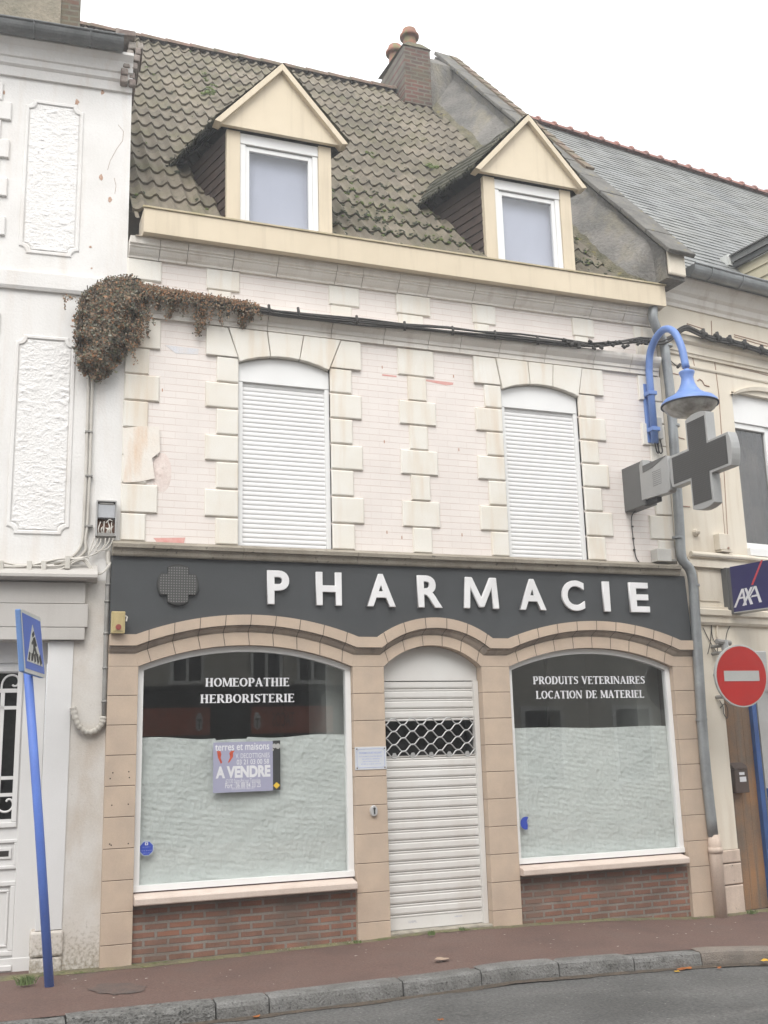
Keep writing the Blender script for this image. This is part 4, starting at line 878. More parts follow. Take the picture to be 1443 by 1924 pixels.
for pts in ([(130, 270), (195, 268), (215, 330), (200, 400), (230, 490), (205, 520), (150, 400)], [(400, 268), (470, 262), (440, 310), (440, 380), (370, 490), (340, 495), (385, 390), (370, 310)]):
    b = MB().prism([pq(*p) for p in pts], -.0048, -.004); b.build('chilli_print', orange_m, PO)
MB().prism([pq(1218, 938), pq(1285, 870), pq(1352, 930), pq(1285, 1000)], -.0048, -.004).build('yellow_diamond', yellow_m, PO)
b = MB()
for cx_, cy_, r_ in ((1240, 170, 38), (1310, 175, 45), (1210, 245, 20)): b.prism([pq(cx_ + r_ * math.cos(k * pi / 6), cy_ + r_ * 1.2 * math.sin(k * pi / 6)) for k in range(12)], -.0046 - .0002 * (cx_ > 1250), -.004)
b.build('garlic_print', sign_grey, PO)
# stickers
ST = thing('alarm_sticker', 'blue eight-sided alarm sticker low in the corner of the left window', 'sticker', (1.508, .044, .953))
oc = lambda r: [(r * math.cos(R(22.5 + 45 * k)) - .006 * 0, r * math.sin(R(22.5 + 45 * k))) for k in range(8)]
MB().prism(oc(.068), -.001, .001).build('border', M('sticker_edge', C(.50, .56, .66), bump=0), ST); MB().prism(oc(.061), -.0022, -.001).build('face', sticker_blue, ST)
b = MB(); b.box(-.014, .014, -.0028, -.0022, .028, .052); b.build('emblem', print_white, ST); MB().box(-.006, .006, -.0032, -.0028, .034, .046).build('emblem_hole', sticker_blue, ST)
text('SECURITY', -.036, .036, .006, .016, -.0026, print_blue, 'printed_text', ST); text('* * * * * * *', -.052, .052, -.022, -.015, -.0026, print_white, 'printed_text', ST); text('SERVICES', -.03, .03, -.044, -.036, -.0026, print_blue, 'printed_text', ST)
b = MB(); cpt = [(0, .005)] + [(.064 * math.cos(R(a)), .064 * math.sin(R(a))) for a in range(62, 300, 17)] + [(.018, -.02), (.012, .018), (.045, .03)]
b.prism(cpt, -.0015, .001); tag(b.build('torn_sticker', sticker_blue), 'torn round blue sticker at the left edge of the right window', 'sticker').location = (5.345, .043, .982)
# plaque
PL = thing('enamel_plaque', 'white enamel plaque with faded blue writing on the pier left of the door', 'plaque', (3.634, YP, 1.68))
MB().box(-.163, .163, -.006, 0, -.108, .108).build('plate', plaque_m, PL, bevel=.002)
b = MB(); xo, zo, c = .143, .088, .02
fr = [(-xo + c, zo), (xo - c, zo), (xo, zo - c), (xo, -zo + c), (xo - c, -zo), (-xo + c, -zo), (-xo, -zo + c), (-xo, zo - c)]
b.tube([(p[0], -.0062, p[1]) for p in fr + fr[:1]], .0016, 4); b.build('border_line', print_blue, PL)
for s, z, wd, hh in (('PHARMACIE BETHOUART', .042, .117, .018), ('EST OUVERTE A VOTRE SERVICE', .012, .118, .010), ('DU LUNDI AU VENDREDI', -.012, .09, .010), ('DE 8 H 45 A 12 H 15', -.036, .085, .010), ('ET DE 13 H 45 A 19 H 15', -.060, .102, .010)):
    text(s, -wd, wd, z, z + hh, -.0066, print_blue, 'printed_text', PL, off=.01)
b = MB()
for x in (-.143, .143):
    for z in (-.09, .09): b.tube([(x, -.006, z), (x, -.010, z)], .007, 8)
b.build('screws', M('brown_screw', C(.12, .09, .07), bump=0), PL)
# key switch
KS = thing('key_switch', 'small chrome oval key switch on the pier left of the door shutter', 'switch', (3.648, YP, 1.184))
b = MB(); n = 20
for y, s in ((0, 1.0), (-.02, 1.0), (-.03, .85)): b.v += [(.038 * s * math.cos(k * 2 * pi / n), y, .054 * s * math.sin(k * 2 * pi / n)) for k in range(n)]
b.f = [(i * n + (k + 1) % n, i * n + k, (i + 1) * n + k, (i + 1) * n + (k + 1) % n) for i in range(2) for k in range(n)] + [tuple(range(2 * n, 3 * n))]; b.mi = [0] * len(b.f); b.build('plate', chrome, KS)
b = MB(); b.box(-.006, .008, -.034, -.03, -.03, .02); b.tube([(.001, -.03, .022), (.001, -.035, .022)], .012, 10); b.build('keyhole', charcoal, KS)
# alarm box
AB = thing('alarm_box', 'yellowed plastic alarm box with red lens at the left end of the fascia', 'alarm box', (1.184, -.105, 2.855))
MB().box(-.062, .06, -.06, .0, 0, .20).build('case', yellow_box, AB, bevel=.006)
MB().box(-.045, .045, -.066, -.06, .02, .19).build('cover', yellow_box, AB, bevel=.003)
b = MB(); b.tube([(.0, -.064, .055), (.0, -.074, .055)], .026, 16); b.build('lens', red_lens, AB)
b = MB(); b.tube([(.062, -.05, .16), (.078, -.055, .15), (.07, -.06, .11)], .007, 6); b.build('wire', cable_white, AB)

# ================================================================ LEFT HOUSE
FL = Frame(1.2, 0, -4); LH = thing('white_house', 'white stuccoed house with roughcast panels, grey gutter and chimney, left of the pharmacy', 'house', (1.2, 0, 0), FL.a)
la = FL.at
b = MB(); b.box(-7, -.005, -.0, .3, 3.36, 8.9); b.build('stucco_wall', white_stucco, LH)
b = MB(); b.box(-.41, -.06, -.0, .3, -.2, 3.36); b.box(-.07, -.055, .03, .2, -.2, 3.6); b.build('pier', pier_cement, LH, bevel=.02)
prof = [(.1, 8.45), (-.03, 8.45), (-.04, 8.50), (-.045, 8.54), (-.075, 8.56), (-.08, 8.62), (-.10, 8.63), (-.11, 8.66), (-.14, 8.72), (-.19, 8.77), (-.19, 8.80), (.1, 8.80)]
sweepx(prof, -7, -.005).build('cornice', white_stucco, LH)
sweepx([(.1, 6.17), (-.03, 6.17), (-.045, 6.20), (-.045, 6.345), (.1, 6.37)], -7, -.06).build('string_course', white_stucco, LH)
b = MB(); n = 12
ring = lambda x: [(x, -.27 + .09 * math.cos(pi + pi * k / n), 8.86 + .105 * math.sin(pi + pi * k / n)) for k in range(n + 1)]
b.add(ring(-7) + ring(-.115), [(k, k + n + 1, k + n + 2, k + 1) for k in range(n)] + [tuple(range(n + 1, 2 * n + 2))])
b.add([(x, -.27 + .075 * math.cos(pi + pi * k / n), 8.862 + .09 * math.sin(pi + pi * k / n)) for x in (-7, -.117) for k in range(n + 1)], [(k + 1, k + n + 2, k + n + 1, k) for k in range(n)])
b.tube([(-7, -.365, 8.865), (-.112, -.365, 8.865)], .012, 8)
for x in (-.44, -.98, -1.45, -2.2, -3): b.tube([(x, -.27 + .096 * math.cos(pi + pi * k / n), 8.86 + .111 * math.sin(pi + pi * k / n)) for k in range(n + 1)], .008, 6)
b.build('gutter', dark_zinc, LH, smooth=False)
b = MB(); b.box(-7, -.34, -.19, .3, 8.80, 8.93); b.build('eaves_board', dark_zinc, LH)
# broken masonry corner beyond the cornice, low mossy parapet, roof and chimney
b = MB()
for i in range(6):
    z = 8.50 + i * .085; k_ = -.15 + .02 * i + random.uniform(-.02, .02)
    for q in range(2): b.box(k_ + .085 * q + random.uniform(0, .01), k_ + .085 * q + .078 + (0.0 if q == 0 else random.uniform(-.02, .01)), -.11 + random.uniform(-.03, .03), .3, z, z + .078)
b.box(-.19, .01, -.16, .3, 9.02, 9.09); b.build('broken_corner', M('old_masonry', C(.40, .36, .32), C(.21, .155, .135), sc=6, fine=40, var=.35, bump=.9), LH, bevel=.014)
b = MB(); xs = np.linspace(-1.3, -.02, 40)
pa, pb = la(108, 46, .34), la(228, 90, .34)
for x in xs: z = min(pa[1], pa[1] + (pb[1] - pa[1]) * (x - pa[0]) / (pb[0] - pa[0])) + .02 * noise.noise((x * 5, 0, 0)) - (.09 if x < -.8 else 0) - .05; b.v += [(x, .35, 8.8), (x, .33, z), (x, .55, z + .05), (x, .6, 8.8)]
b.f = [(4 * i + j, 4 * i + 4 + j, 4 * i + 5 + j, 4 * i + j + 1) for i in range(len(xs) - 1) for j in range(3)] + [(len(xs) * 4 - 4, len(xs) * 4 - 3, len(xs) * 4 - 2, len(xs) * 4 - 1)]; b.mi = [0] * len(b.f); b.build('mossy_parapet', moss_fillet, LH)
b = MB().add([(-7, -.05, 8.9), (-.02, -.05, 8.9), (-.02, 6, 11.5), (-7, 6, 11.5)], [(0, 1, 2, 3)]); b.build('roof', slate_m, LH)
c0 = la(150, 45, .9); b = MB().box(c0[0] - .55, c0[0], .9, 1.5, 9, 11.2); chm = b.build('chimney', chimney_brick, LH)
MB().box(-2.4, c0[0] - .21, .88, 1.48, 9, 11.15).build('chimney_breast', chimney_render, chm)
# wall panels with concave lower corners
def panel(x0, x1, z0, z1, cc, fr=.032):
    def outl(d):
        P = []; X0, X1, Z0_, Z1_ = x0 + d, x1 - d, z0 + d, z1 - d
        for (cx, cz, a0) in ((X0, Z0_, 90), (X1, Z0_, 180), (X1, Z1_, 270), (X0, Z1_, 0)):
            for k in range(6): a = R(a0 - 90 * k / 5); P.append((cx + cc * math.cos(a), cz + cc * math.sin(a)))
        return P
    o, i = outl(0), outl(fr); n = len(o); b = MB()
    b.add([(x, -.002, z) for x, z in o] + [(x, -.013, z) for x, z in outl(.01)] + [(x, -.013, z) for x, z in i] + [(x, -.004, z) for x, z in outl(fr + .008)], [(r * n + k, r * n + (k + 1) % n, (r + 1) * n + (k + 1) % n, (r + 1) * n + k) for r in range(3) for k in range(n)])
    f = b.build('panel_frame', white_stucco, LH)
    gx, gz_ = 44, int(44 * (z1 - z0) / (x1 - x0)); b = MB(); P = outl(fr + .012)
    def inside(x, z):
        d = fr + .012
        if not (x0 + d < x < x1 - d and z0 + d < z < z1 - d): return False
        return all((x - X) ** 2 + (z - Z) ** 2 > cc * cc for X in (x0 + d, x1 - d) for Z in (z0 + d, z1 - d))
    idx = {}
    for j in range(gz_ + 1):
        for k in range(gx + 1):
            x = x0 + (x1 - x0) * k / gx; z = z0 + (z1 - z0) * j / gz_
            if inside(x, z):
                idx[(k, j)] = len(b.v); q = (x * 26 + z * 7, z * 34, 3.3)
                h = max(0, noise.noise((x * 15 + z * 6, z * 30, 3.3))) * .012 * (.4 + abs(noise.noise((x * 4, z * 4, 8))) * 1.6) + max(0, noise.noise((x * 50, z * 60, 1))) * .004
                b.v.append((x, -.004 - h, z))
    for (k, j) in idx:
        if all(t in idx for t in ((k + 1, j), (k + 1, j + 1), (k, j + 1))): b.f.append((idx[(k, j)], idx[(k + 1, j)], idx[(k + 1, j + 1)], idx[(k, j + 1)]))
    b.mi = [0] * len(b.f); b.build('roughcast', rough_stucco, f)
for dx in (0, -2.6):
    panel(-1.035 + dx, -.47 + dx, 6.555, 8.23, .07); panel(-1.02 + dx, -.462 + dx, 3.775, 5.72, .07)
b = MB()                                             # toothed window surround at the picture's left edge
for z0, z1 in ((3.85, 6.1), (6.5, 8.2)):
    z = z0; k = 0
    while z < z1: wd = .09 if k % 2 else .0; b.block(-1.9, -1.235 + wd - .02, -.028, .05, z + .004, z + .20, .008); z += .207; k += 1
b.build('surround_stones', white_stucco, LH)
b = MB(); b.box(-1.9, -1.38, -.03, .02, 4.0, 6.0); b.build('upper_window', pvc, LH)
def z1(x, y): u, z = la(x / 2.004, y / 2.004); return (u, -.001, z)
for pth in ([(445, 470), (465, 495), (462, 530), (440, 560), (415, 605), (405, 640)], [(430, 670), (437, 700), (432, 730)], [(355, 225), (368, 250), (372, 280)], [(340, 320), (420, 325), (470, 335), (512, 345)]):
    MB().tube([z1(*p) for p in pth], .0018, 4).build('crack', groove_m, LH)
def patch(f, pts, mat, y=-.002, name='paint_patch', parent=LH):
    P = [f(*p) for p in pts]; return MB().prism([(p[0], p[2]) for p in P], y, y + .0015)
rust = M('rust_stain', C(.40, .22, .14), C(.55, .40, .32), sc=30, bump=.2)
b = MB()
for cx_, cy_, w_, h_ in ((385, 348, 9, 12), (380, 668, 8, 16), (415, 752, 9, 13), (15, 350, 6, 10), (290, 385, 10, 14), (345, 1010, 5, 4), (340, 930, 8, 4)):
    pts = [z1(cx_ + w_ * math.cos(k * pi / 5) * random.uniform(.5, 1.1), cy_ + h_ * math.sin(k * pi / 5) * random.uniform(.5, 1.1)) for k in range(10)]; b.prism([(p[0], p[2]) for p in pts], -.0025, -.001)
b.build('rust_spots', rust, LH)
# shop-level cornice, boards, door recess
sweepx([(.1, 3.33), (-.16, 3.345), (-.185, 3.36), (-.185, 3.385), (-.15, 3.40), (-.13, 3.43), (.02, 3.52)], -7, -.20).build('ledge', grey_siding, LH)
b = MB(); z = 3.335
for zt, zb, xr in ((3.33, 3.135, -.30), (3.13, 2.92, -.272), (2.915, 2.805, -.295)): b.box(-7, xr, -.06 - .008 * (zb < 3), .25, zb, zt)
b.build('board_fascia', grey_siding, LH, bevel=.004)
b = MB(); b.prism([(-.62, .33), (-.40, .33), (-.385, 2.80), (-.605, 2.80)], -.012, .26); jb = b.build('door_jamb', white_door, LH, bevel=.006)
b = MB(); b.box(-.66, -.385, -.03, .25, .12, .325); b.box(-.655, -.39, -.022, .25, -.2, .115); b.build('jamb_base', pier_cement, jb, bevel=.02)
b = MB(); b.box(-7, -1.85, -.0, .3, -.2, 2.80); b.build('ground_floor_wall', white_stucco, LH)
DR = bpy.data.objects.new('front_door', None); COL.objects.link(DR); DR.parent = LH
MB().box(-1.85, -.61, .18, .3, 2.62, 2.81).build('transom', white_door, DR)
b = MB(); b.box(-.80, -.615, .17, .30, -.05, 2.62); b.box(-1.85, -1.70, .17, .30, -.05, 2.62); b.build('door_frame', white_door, DR, bevel=.006)
b = MB()
gr, gt, gbm = -.855, 2.53, 1.25
b.box(-1.70, -.80, .20, .27, -.04, gbm); b.box(gr, -.80, .20, .27, gbm, gt); b.box(-1.70, -1.64, .20, .27, gbm, gt); b.box(-1.70, -.80, .20, .27, gt, 2.62)
b.build('door_leaf', white_door, DR)
b = MB()
def mould(x0, x1, z0, z1, y, t=.03, d=.018):
    b.box(x0, x1, y - d, y, z0, z0 + t); b.box(x0, x1, y - d, y, z1 - t, z1); b.box(x0, x0 + t, y - d, y, z0 + t, z1 - t); b.box(x1 - t, x1, y - d, y, z0 + t, z1 - t)
mould(-1.7, -.815, 1.18, 2.585, .20, .045, .02); mould(-1.7, -.795, .83, 1.08, .20); mould(-1.66, -.80, .12, .73, .20, .04, .022); mould(-1.60, -.85, .19, .66, .20, .02, .012); b.box(-1.7, -.65, .165, .20, -.02, .10); b.box(-1.7, -.80, .15, .2, .0, .045); b.build('door_mouldings', white_door, DR, bevel=.006)
MB().box(-1.3, -.845, .188, .20, .915, 1.01).build('letter_slot', white_door, DR, bevel=.004); MB().box(-1.25, -.868, .186, .19, .938, .985).build('slot_opening', slot_dark, DR)
MB().add([(-1.64, .25, gbm), (gr, .25, gbm), (gr, .25, gt), (-1.64, .25, gt)], [(0, 1, 2, 3)]).build('pane', dark_glass, DR)
MB().box(-1.7, -.7, .285, .298, gbm - .1, gt + .08).build('net_curtain', M('dark_net', C(.07, .07, .068), C(.045, .045, .045), sc=30, bump=0), DR)
b = MB(); b.box(-1.64, gr + .004, .205, .222, 2.355, 2.39); b.box(-1.64, gr + .004, .205, .222, 2.205, 2.235); b.box(-1.64, gr + .004, .205, .222, 1.59, 1.62); b.box(-1.64, gr + .004, .205, .222, 1.445, 1.475); b.box(-1.0, -.965, .205, .222, 1.25, 2.36)
S1 = [la(x / 6.013, 1240 + y / 6.013, .21) for x, y in ((15, 330), (30, 250), (75, 190), (140, 170), (195, 190), (212, 240), (195, 285), (160, 295), (140, 280))]
S2 = [la(x / 6.013, 1240 + y / 6.013, .21) for x, y in ((-20, 1690), (30, 1715), (90, 1710), (135, 1670), (145, 1620), (125, 1580), (90, 1575), (68, 1600))]
for S_ in (S1, S2): b.tube([(p[0], .213, p[1]) for p in sm([(q[0], q[1], 0) for q in S_])], .010, 6)
b.build('scroll_grille', white_door, DR)
MB().box(-1.9, -.6, -.02, .3, -.2, -.045).build('door_step', pier_cement, DR, bevel=.01)

# ================================================================ RIGHT HOUSE
FR = Frame(7.45, 0, 8); RH = thing('cream_house', 'cream rendered house with grey slate roof and brown door, right of the pharmacy', 'house', (7.45, 0, 0), FR.a)
ra = FR.at
b = MB(); zA, zT = 3.92, 5.93
for q in ((.0, 1.17, 3.2, 7.3), (2.35, 7, 3.2, 7.3), (1.17, 2.35, 5.99, 7.3), (1.17, 2.35, 3.2, 3.92)): b.box(q[0], q[1], 0, .35, q[2], q[3])
b.build('rendered_wall', cream_right, RH)
b = MB(); b.box(.0, .535, .0, .35, .58, 3.2); b.box(.535, 1.6, .0, .35, 2.35, 3.2); b.box(1.6, 7, 0, .35, -.2, 3.2); b.build('ground_floor_wall', cream_right, RH)
b = MB()
for z0, z1 in ((-.2, .205), (.215, .43), (.44, .575)): b.block(.16, .545, -.022, .3, z0, z1, .01)
b.box(.06, .16, -.01, .3, -.2, .575); b.build('plinth', pinkish_base, RH)
def rsweep(prof, x0, x1, name, mat=cream_right): return sweepx(prof, x0, x1).build(name, mat, RH)
rsweep([(.1, 6.96), (-.02, 6.96), (-.03, 7.0), (-.06, 7.03), (-.07, 7.10), (-.11, 7.13), (-.15, 7.20), (-.21, 7.26), (-.22, 7.33), (.1, 7.33)], .0, 7, 'cornice', grey_stone)
rsweep([(.1, 6.33), (-.025, 6.33), (-.03, 6.36), (-.045, 6.37), (-.05, 6.47), (-.09, 6.50), (-.10, 6.55), (-.10, 6.575), (.1, 6.60)], .03, 7, 'string_course')
rsweep([(.1, 6.19), (-.012, 6.19), (-.02, 6.205), (-.02, 6.225), (.1, 6.23)], .03, 7, 'lower_string')
b = MB(); b.tube([(.17, -.06, 3.86), (1.15, -.06, 3.865), (1.25, -.06, 3.86), (3, -.06, 3.86)], .032, 10); b.box(.15, 3, -.05, .02, 3.72, 3.80); b.box(.15, 3, -.03, .02, 3.80, 3.83); b.build('sill_moulding', cream_right, RH, smooth=False)
rsweep([(.1, 3.05), (-.03, 3.05), (-.05, 3.08), (-.05, 3.14), (-.08, 3.16), (-.085, 3.22), (-.055, 3.235), (-.055, 3.26), (.1, 3.29)], .13, 7, 'shop_cornice')
b = MB(); b.box(.30, .62, -.012, .02, 3.33, 3.66); b.box(.72, 2.5, -.03, .02, 3.33, 3.69); b.build('band_panels', cream_right, RH)
b = MB()                                             # incised lines of the upper wall panels
def gl(pts, w_=.007): b.tube([(p[0], -.001, p[1]) for p in pts], w_, 5)
def zr5(x, y): return ra(1140 + x / 3.848, 560 + y / 3.848)
gl([zr5(620, 430), zr5(640, 520)]); gl([zr5(780, 465), zr5(810, 700), zr5(850, 1300), zr5(880, 1860)]); gl([zr5(580, 185), zr5(700, 225), zr5(705, 250), zr5(585, 210), zr5(580, 185)]); gl([zr5(755, 165), zr5(760, 290)])
gl([zr5(920, 265), zr5(1160, 330), zr5(1160, 350), zr5(920, 280)]); gl([zr5(790, 465), zr5(1166, 560)], .005); gl([zr5(455, 540), zr5(520, 555)]); gl([zr5(490, 1000), zr5(560, 1020)]); gl([zr5(540, 1505), zr5(600, 1510)], .009)
gl([zr5(655, 600), zr5(670, 588), zr5(690, 600), zr5(705, 630), zr5(740, 640)], .009); gl([zr5(820, 1300), zr5(855, 1720)], .005)
b.build('incised_lines', groove_m, RH)
# window
x0, x1 = 1.17, 2.35
b = MB(); arc = arcz(x0 + .0, x1 - .0, 5.935, 6.06, 18)
oa = arcz(x0 - .03, x1 + .03, 5.945, 6.11, 18); n = 19
b.add([(x, -.04, z) for x, z in oa] + [(x, -.03, z) for x, z in arc] + [(x, .1, z) for x, z in arc] + [(x, .0, z) for x, z in oa], [(k + n, k + n + 1, k + 1, k) for k in range(n - 1)] + [(k + 2 * n, k + 2 * n + 1, k + n + 1, k + n) for k in range(n - 1)] + [(k, k + 1, k + 1 + 3 * n, k + 3 * n) for k in range(n - 1)])
RW = b.build('window_hood', cream_right, RH)
wn = bpy.data.objects.new('window', None); COL.objects.link(wn); wn.parent = RH
MB().box(x0, x1, .06, .14, 5.62, 6.05).build('shutter_housing', pvc, wn, bevel=.004)
b = MB(); b.box(x0, x0 + .05, .08, .15, 4.0, 5.62); b.box(x0 + .05, x1, .08, .15, 4.0, 4.09); b.box(x0 + .62, x0 + .72, .09, .15, 4.09, 5.62); b.box(x0 + .05, x0 + .62, .08, .15, 5.55, 5.62); b.box(x1 - .06, x1, .08, .15, 4.0, 5.62); b.build('frame', pvc, wn, bevel=.004)
MB().add([(x0 + .05, .12, 4.05), (x1, .12, 4.05), (x1, .12, 5.6), (x0 + .05, .12, 5.6)], [(0, 1, 2, 3)]).build('pane', glass_mat('house_glass', (.55, .55, .55, 1), .08, 1.3), wn)
b = MB()
for k in range(30): b.v += [(x0 + (x1 - x0) * k / 29, .22 + .03 * math.sin(k * 1.3), 4.0), (x0 + (x1 - x0) * k / 29, .22 + .03 * math.sin(k * 1.3), 5.7)]
b.f = [(2 * k, 2 * k + 2, 2 * k + 3, 2 * k + 1) for k in range(29)]; b.mi = [0] * 29; b.build('curtain', curtain_m, wn)
MB().box(x0 - .01, x1 + .1, -.05, .12, 3.905, 4.0).build('sill', pvc, wn, bevel=.004)
# door
RD = bpy.data.objects.new('door', None); COL.objects.link(RD); RD.parent = RH
b = MB()
for k in range(4): b.box(.53 + k * .125, .652 + k * .125, .10, .15, -.09, 2.35)
b.build('door_leaf', wood_brown, RD)
b = MB(); b.box(1.03, 1.10, .05, .16, -.1, 2.35); b.build('blue_frame', blue_wood, RD); MB().box(1.10, 1.135, .08, .16, -.1, 2.35).build('gap_shade', slot_dark, RD)  # near-black strip beside the blue frame: door frame shading put in as a box
MB().box(1.135, 1.6, .06, .3, -.1, 2.35).build('side_panel', grey_plastic, RD); MB().box(1.14, 1.6, .045, .06, -.1, 1.2).build('blue_lower_panel', blue_wood, RD)
b = MB(); hp = [ra(1330 + x / 4.81, 1330 + y / 4.81, .08) for x, y in ((465, 715), (485, 745), (490, 775), (478, 795))]; b.tube([(p[0], .085, p[1]) for p in hp], .008, 6); b.build('handle', charcoal, RD)
# mailbox hangs on the door: own thing
MX = thing('mailbox', 'dark brown metal letterbox with white labels on the worn brown door', 'mailbox', tuple(FR.o + FR.u * .585 + FR.n * .10 + np.array([0, 0, 1.17])), FR.a)
b = MB(); b.box(0, .21, -.11, 0, 0, .26); b.prismx([(-.115, .262), (0, .262), (0, .33), (-.03, .33), (-.09, .30)], -.004, .214); b.build('case', M('brown_mailbox', C(.085, .06, .05), bump=.05), MX, bevel=.005)
b = MB(); b.box(.07, .15, -.113, -.11, .195, .225); b.box(.07, .17, -.113, -.11, .12, .175); b.build('paper_labels', print_white, MX)
# slate roof, gutter, ridge
b = MB(); rowsN = 44; pitch = R(50); y0s, z0s = -.26, 7.24; Lr = 5.95
slr = thing  # noqa
vs = []; fs = []
for r in range(rowsN):
    s0 = Lr * r / rowsN; s1 = Lr * (r + 1.12) / rowsN
    if r == rowsN - 1: s1 = Lr
    o = len(vs); nxs = 36
    for k in range(nxs + 1):
        x = -.02 + 7.5 * k / nxs; j = random.uniform(-.004, .004)
        for s, h in ((s0 + j, .0), (s0 + j, .012 + j), (s1, .002)): vs.append((x, y0s + s * math.cos(pitch) - h * math.sin(pitch), z0s + s * math.sin(pitch) + h * math.cos(pitch)))
    for k in range(nxs):
        for j in range(2): a = o + k * 3 + j; fs.append((a, a + 3, a + 4, a + 1))
keepf = []
for f in fs:                                        # keep the part right of the party wall
    x = sum(vs[i][0] for i in f) / 4; y = sum(vs[i][1] for i in f) / 4
    if x > .06 + .043 * y: keepf.append(f)
sr = MB().add(vs, keepf).build('slate_roof', slate_m, RH)
ym, zm = y0s + Lr * math.cos(pitch), z0s + Lr * math.sin(pitch)
b = MB(); x = .22; n = 9
while x < 7.5:
    pr = [(ym - .13 * math.cos(pi * i / 8), zm - .04 + .10 * math.sin(pi * i / 8)) for i in range(9)]
    b.add([(x, y, z) for y, z in pr] + [(x + .33, y, z) for y, z in pr], [(i, i + n, i + n + 1, i + 1) for i in range(n - 1)]); b.tube([(x, y, z + .008) for y, z in pr], .028, 6); x += .335
b.build('ridge_tiles', M('red_ridge_tile', C(.33, .15, .12), C(.22, .12, .10), sc=8, bump=.3), sr)
b = MB().add([(-.02, ym, zm - .05), (7.5, ym, zm - .05), (7.5, ym + 4, zm - 4), (-.02, ym + 4, zm - 4)], [(0, 1, 2, 3)]); b.build('rear_slope', slate_m, sr)
b = MB(); n = 12; x0g = .33
ring = lambda x, rr=1: [(x, -.30 + .10 * rr * math.cos(pi + pi * k / n), 7.37 + .12 * rr * math.sin(pi + pi * k / n)) for k in range(n + 1)]
b.add(ring(x0g) + ring(7), [(k, k + n + 1, k + n + 2, k + 1) for k in range(n)] + [tuple(range(n, -1, -1))]); b.tube([(x0g, -.405, 7.375), (7, -.405, 7.375)], .013, 8)
for x in (.62, 1.15, 1.9, 2.6): b.tube(ring(x, 1.06), .008, 6)
b.build('gutter', zinc, RH)
# dormer seen at the right edge
rdm = bpy.data.objects.new('dormer', None); COL.objects.link(rdm); rdm.parent = RH
sp0 = FR.o + FR.n * -.26 + np.array([0, 0, 7.24]); snr = FR.n * -math.sin(R(50)) + np.array([0, 0, math.cos(R(50))])
X0, yE, zE = FR.loc(onplane(1381, 503, sp0, snr)); zE -= 0.0; yf = -.30; ybk = lambda z: (z - 7.24) / math.tan(R(50)) - .26
b = MB(); z = 7.30; hb = .155; k = 0; zt2 = zE - .02
while z < zt2 - .02:
    zc = min(z + hb, zt2); b.add([(X0 - .022, yf, z), (X0 - .022, max(yf + .02, ybk(z) + .06), z), (X0 - .004, max(yf + .02, ybk(zc) + .06), zc), (X0 - .004, yf, zc), (X0, yf, z), (X0, max(yf + .02, ybk(z) + .06), z)], [(0, 1, 2, 3), (0, 4, 5, 1)]); z = zc
b.box(X0, X0 + 1.3, yf, yf + .05, 7.3, zE + .1); b.build('cheek', M('cream_clapboard', C(.56, .51, .37), C(.46, .415, .30), bump=.1), rdm)
b = MB(); b.box(X0 - .07, X0 - .03, yf - .1, ybk(zE) + .05, zE - .03, zE + .035); b.build('eaves_board', dark_zinc, rdm)
b = MB()
for r in range(4): b.add([(X0 - .10 - .004, yf - .1, zE + .035 + r * .022), (X0 - .10 - .004, ybk(zE) + .05, zE + .035 + r * .022), (X0 - .10, ybk(zE) + .05, zE + .06 + r * .022), (X0 - .10, yf - .1, zE + .06 + r * .022)], [(0, 1, 2, 3)])
b.build('slate_verge', slate_m, rdm)
b = MB()
for r in range(9):
    t0, t1 = r / 9, (r + 1.1) / 9; X = lambda t: X0 - .13 + t * .75; Zf = lambda t: zE + .12 + t * .26; Yb = lambda t: ybk(Zf(t)) + .05
    b.add([(X(t0), yf - .12, Zf(t0)), (X(t0), Yb(t0), Zf(t0)), (X(t0), Yb(t0), Zf(t0) + .016), (X(t0), yf - .12, Zf(t0) + .016), (X(t1), Yb(t1), Zf(t1)), (X(t1), yf - .12, Zf(t1))], [(0, 1, 2, 3), (3, 2, 4, 5)])
b.build('dormer_roof', M('dark_slate', C(.15, .15, .145), C(.10, .10, .098), bump=.2), rdm)
pE = ybk(zE + .08); MB().box(X0 - .15, X0 - .04, pE - .10, pE + .04, zE - .0, zE + .15).build('zinc_end', sign_white, rdm)
# party wall gable with coping
GW = thing('gable_parapet', 'grey weathered gable parapet with slab coping between tiled and slate roofs', 'wall', (7.33, 0, 0), R(5.5))
prof_w = [(-.33, 7.0), (-.33, 7.42), (4.6, 13.23), (5.6, 13.0), (5.6, 7.0)]
prof_w = [(-.02, 6.95), (-.02, 7.095), (-.40, 7.095), (-.40, 7.44), (-.02, 7.88), (4.75, 13.44), (5.6, 12.6), (5.6, 7.0)]
b = MB().prismx(prof_w, 0, .28); b.build('render_wall', gable_render, GW)
b = MB(); s = 0; P0 = np.array([-.50, 7.36]); P1 = np.array([4.72, 13.446]); Ld = np.linalg.norm(P1 - P0); d = (P1 - P0) / Ld; nn = np.array([-d[1], d[0]])
while s < Ld - .1:
    e = min(s + random.uniform(.55, .75), Ld); q = [P0 + d * s + nn * 0.0, P0 + d * (e - .008), P0 + d * (e - .008) + nn * (.055 + random.uniform(-.008, .008)), P0 + d * s + nn * .055]
    b.prismx([tuple(v) for v in q], -.05, .36); s = e
b.build('coping', coping_m, GW, bevel=.012)
MB().box(.01, .27, -.445, -.403, 7.13, 7.44).build('kneeler', cream_right, GW, bevel=.03)
b = MB(); bb = MB()                                   # lichened red tile strip along the far side of the coping
s = 2.7
while s < Ld - .3:
    q = P0 + d * s + nn * .05; e = P0 + d * (s + .3) + nn * .05
    b.prismx([tuple(q), tuple(e), tuple(e + nn * .025), tuple(q + nn * .035)], .22, .37); s += .31
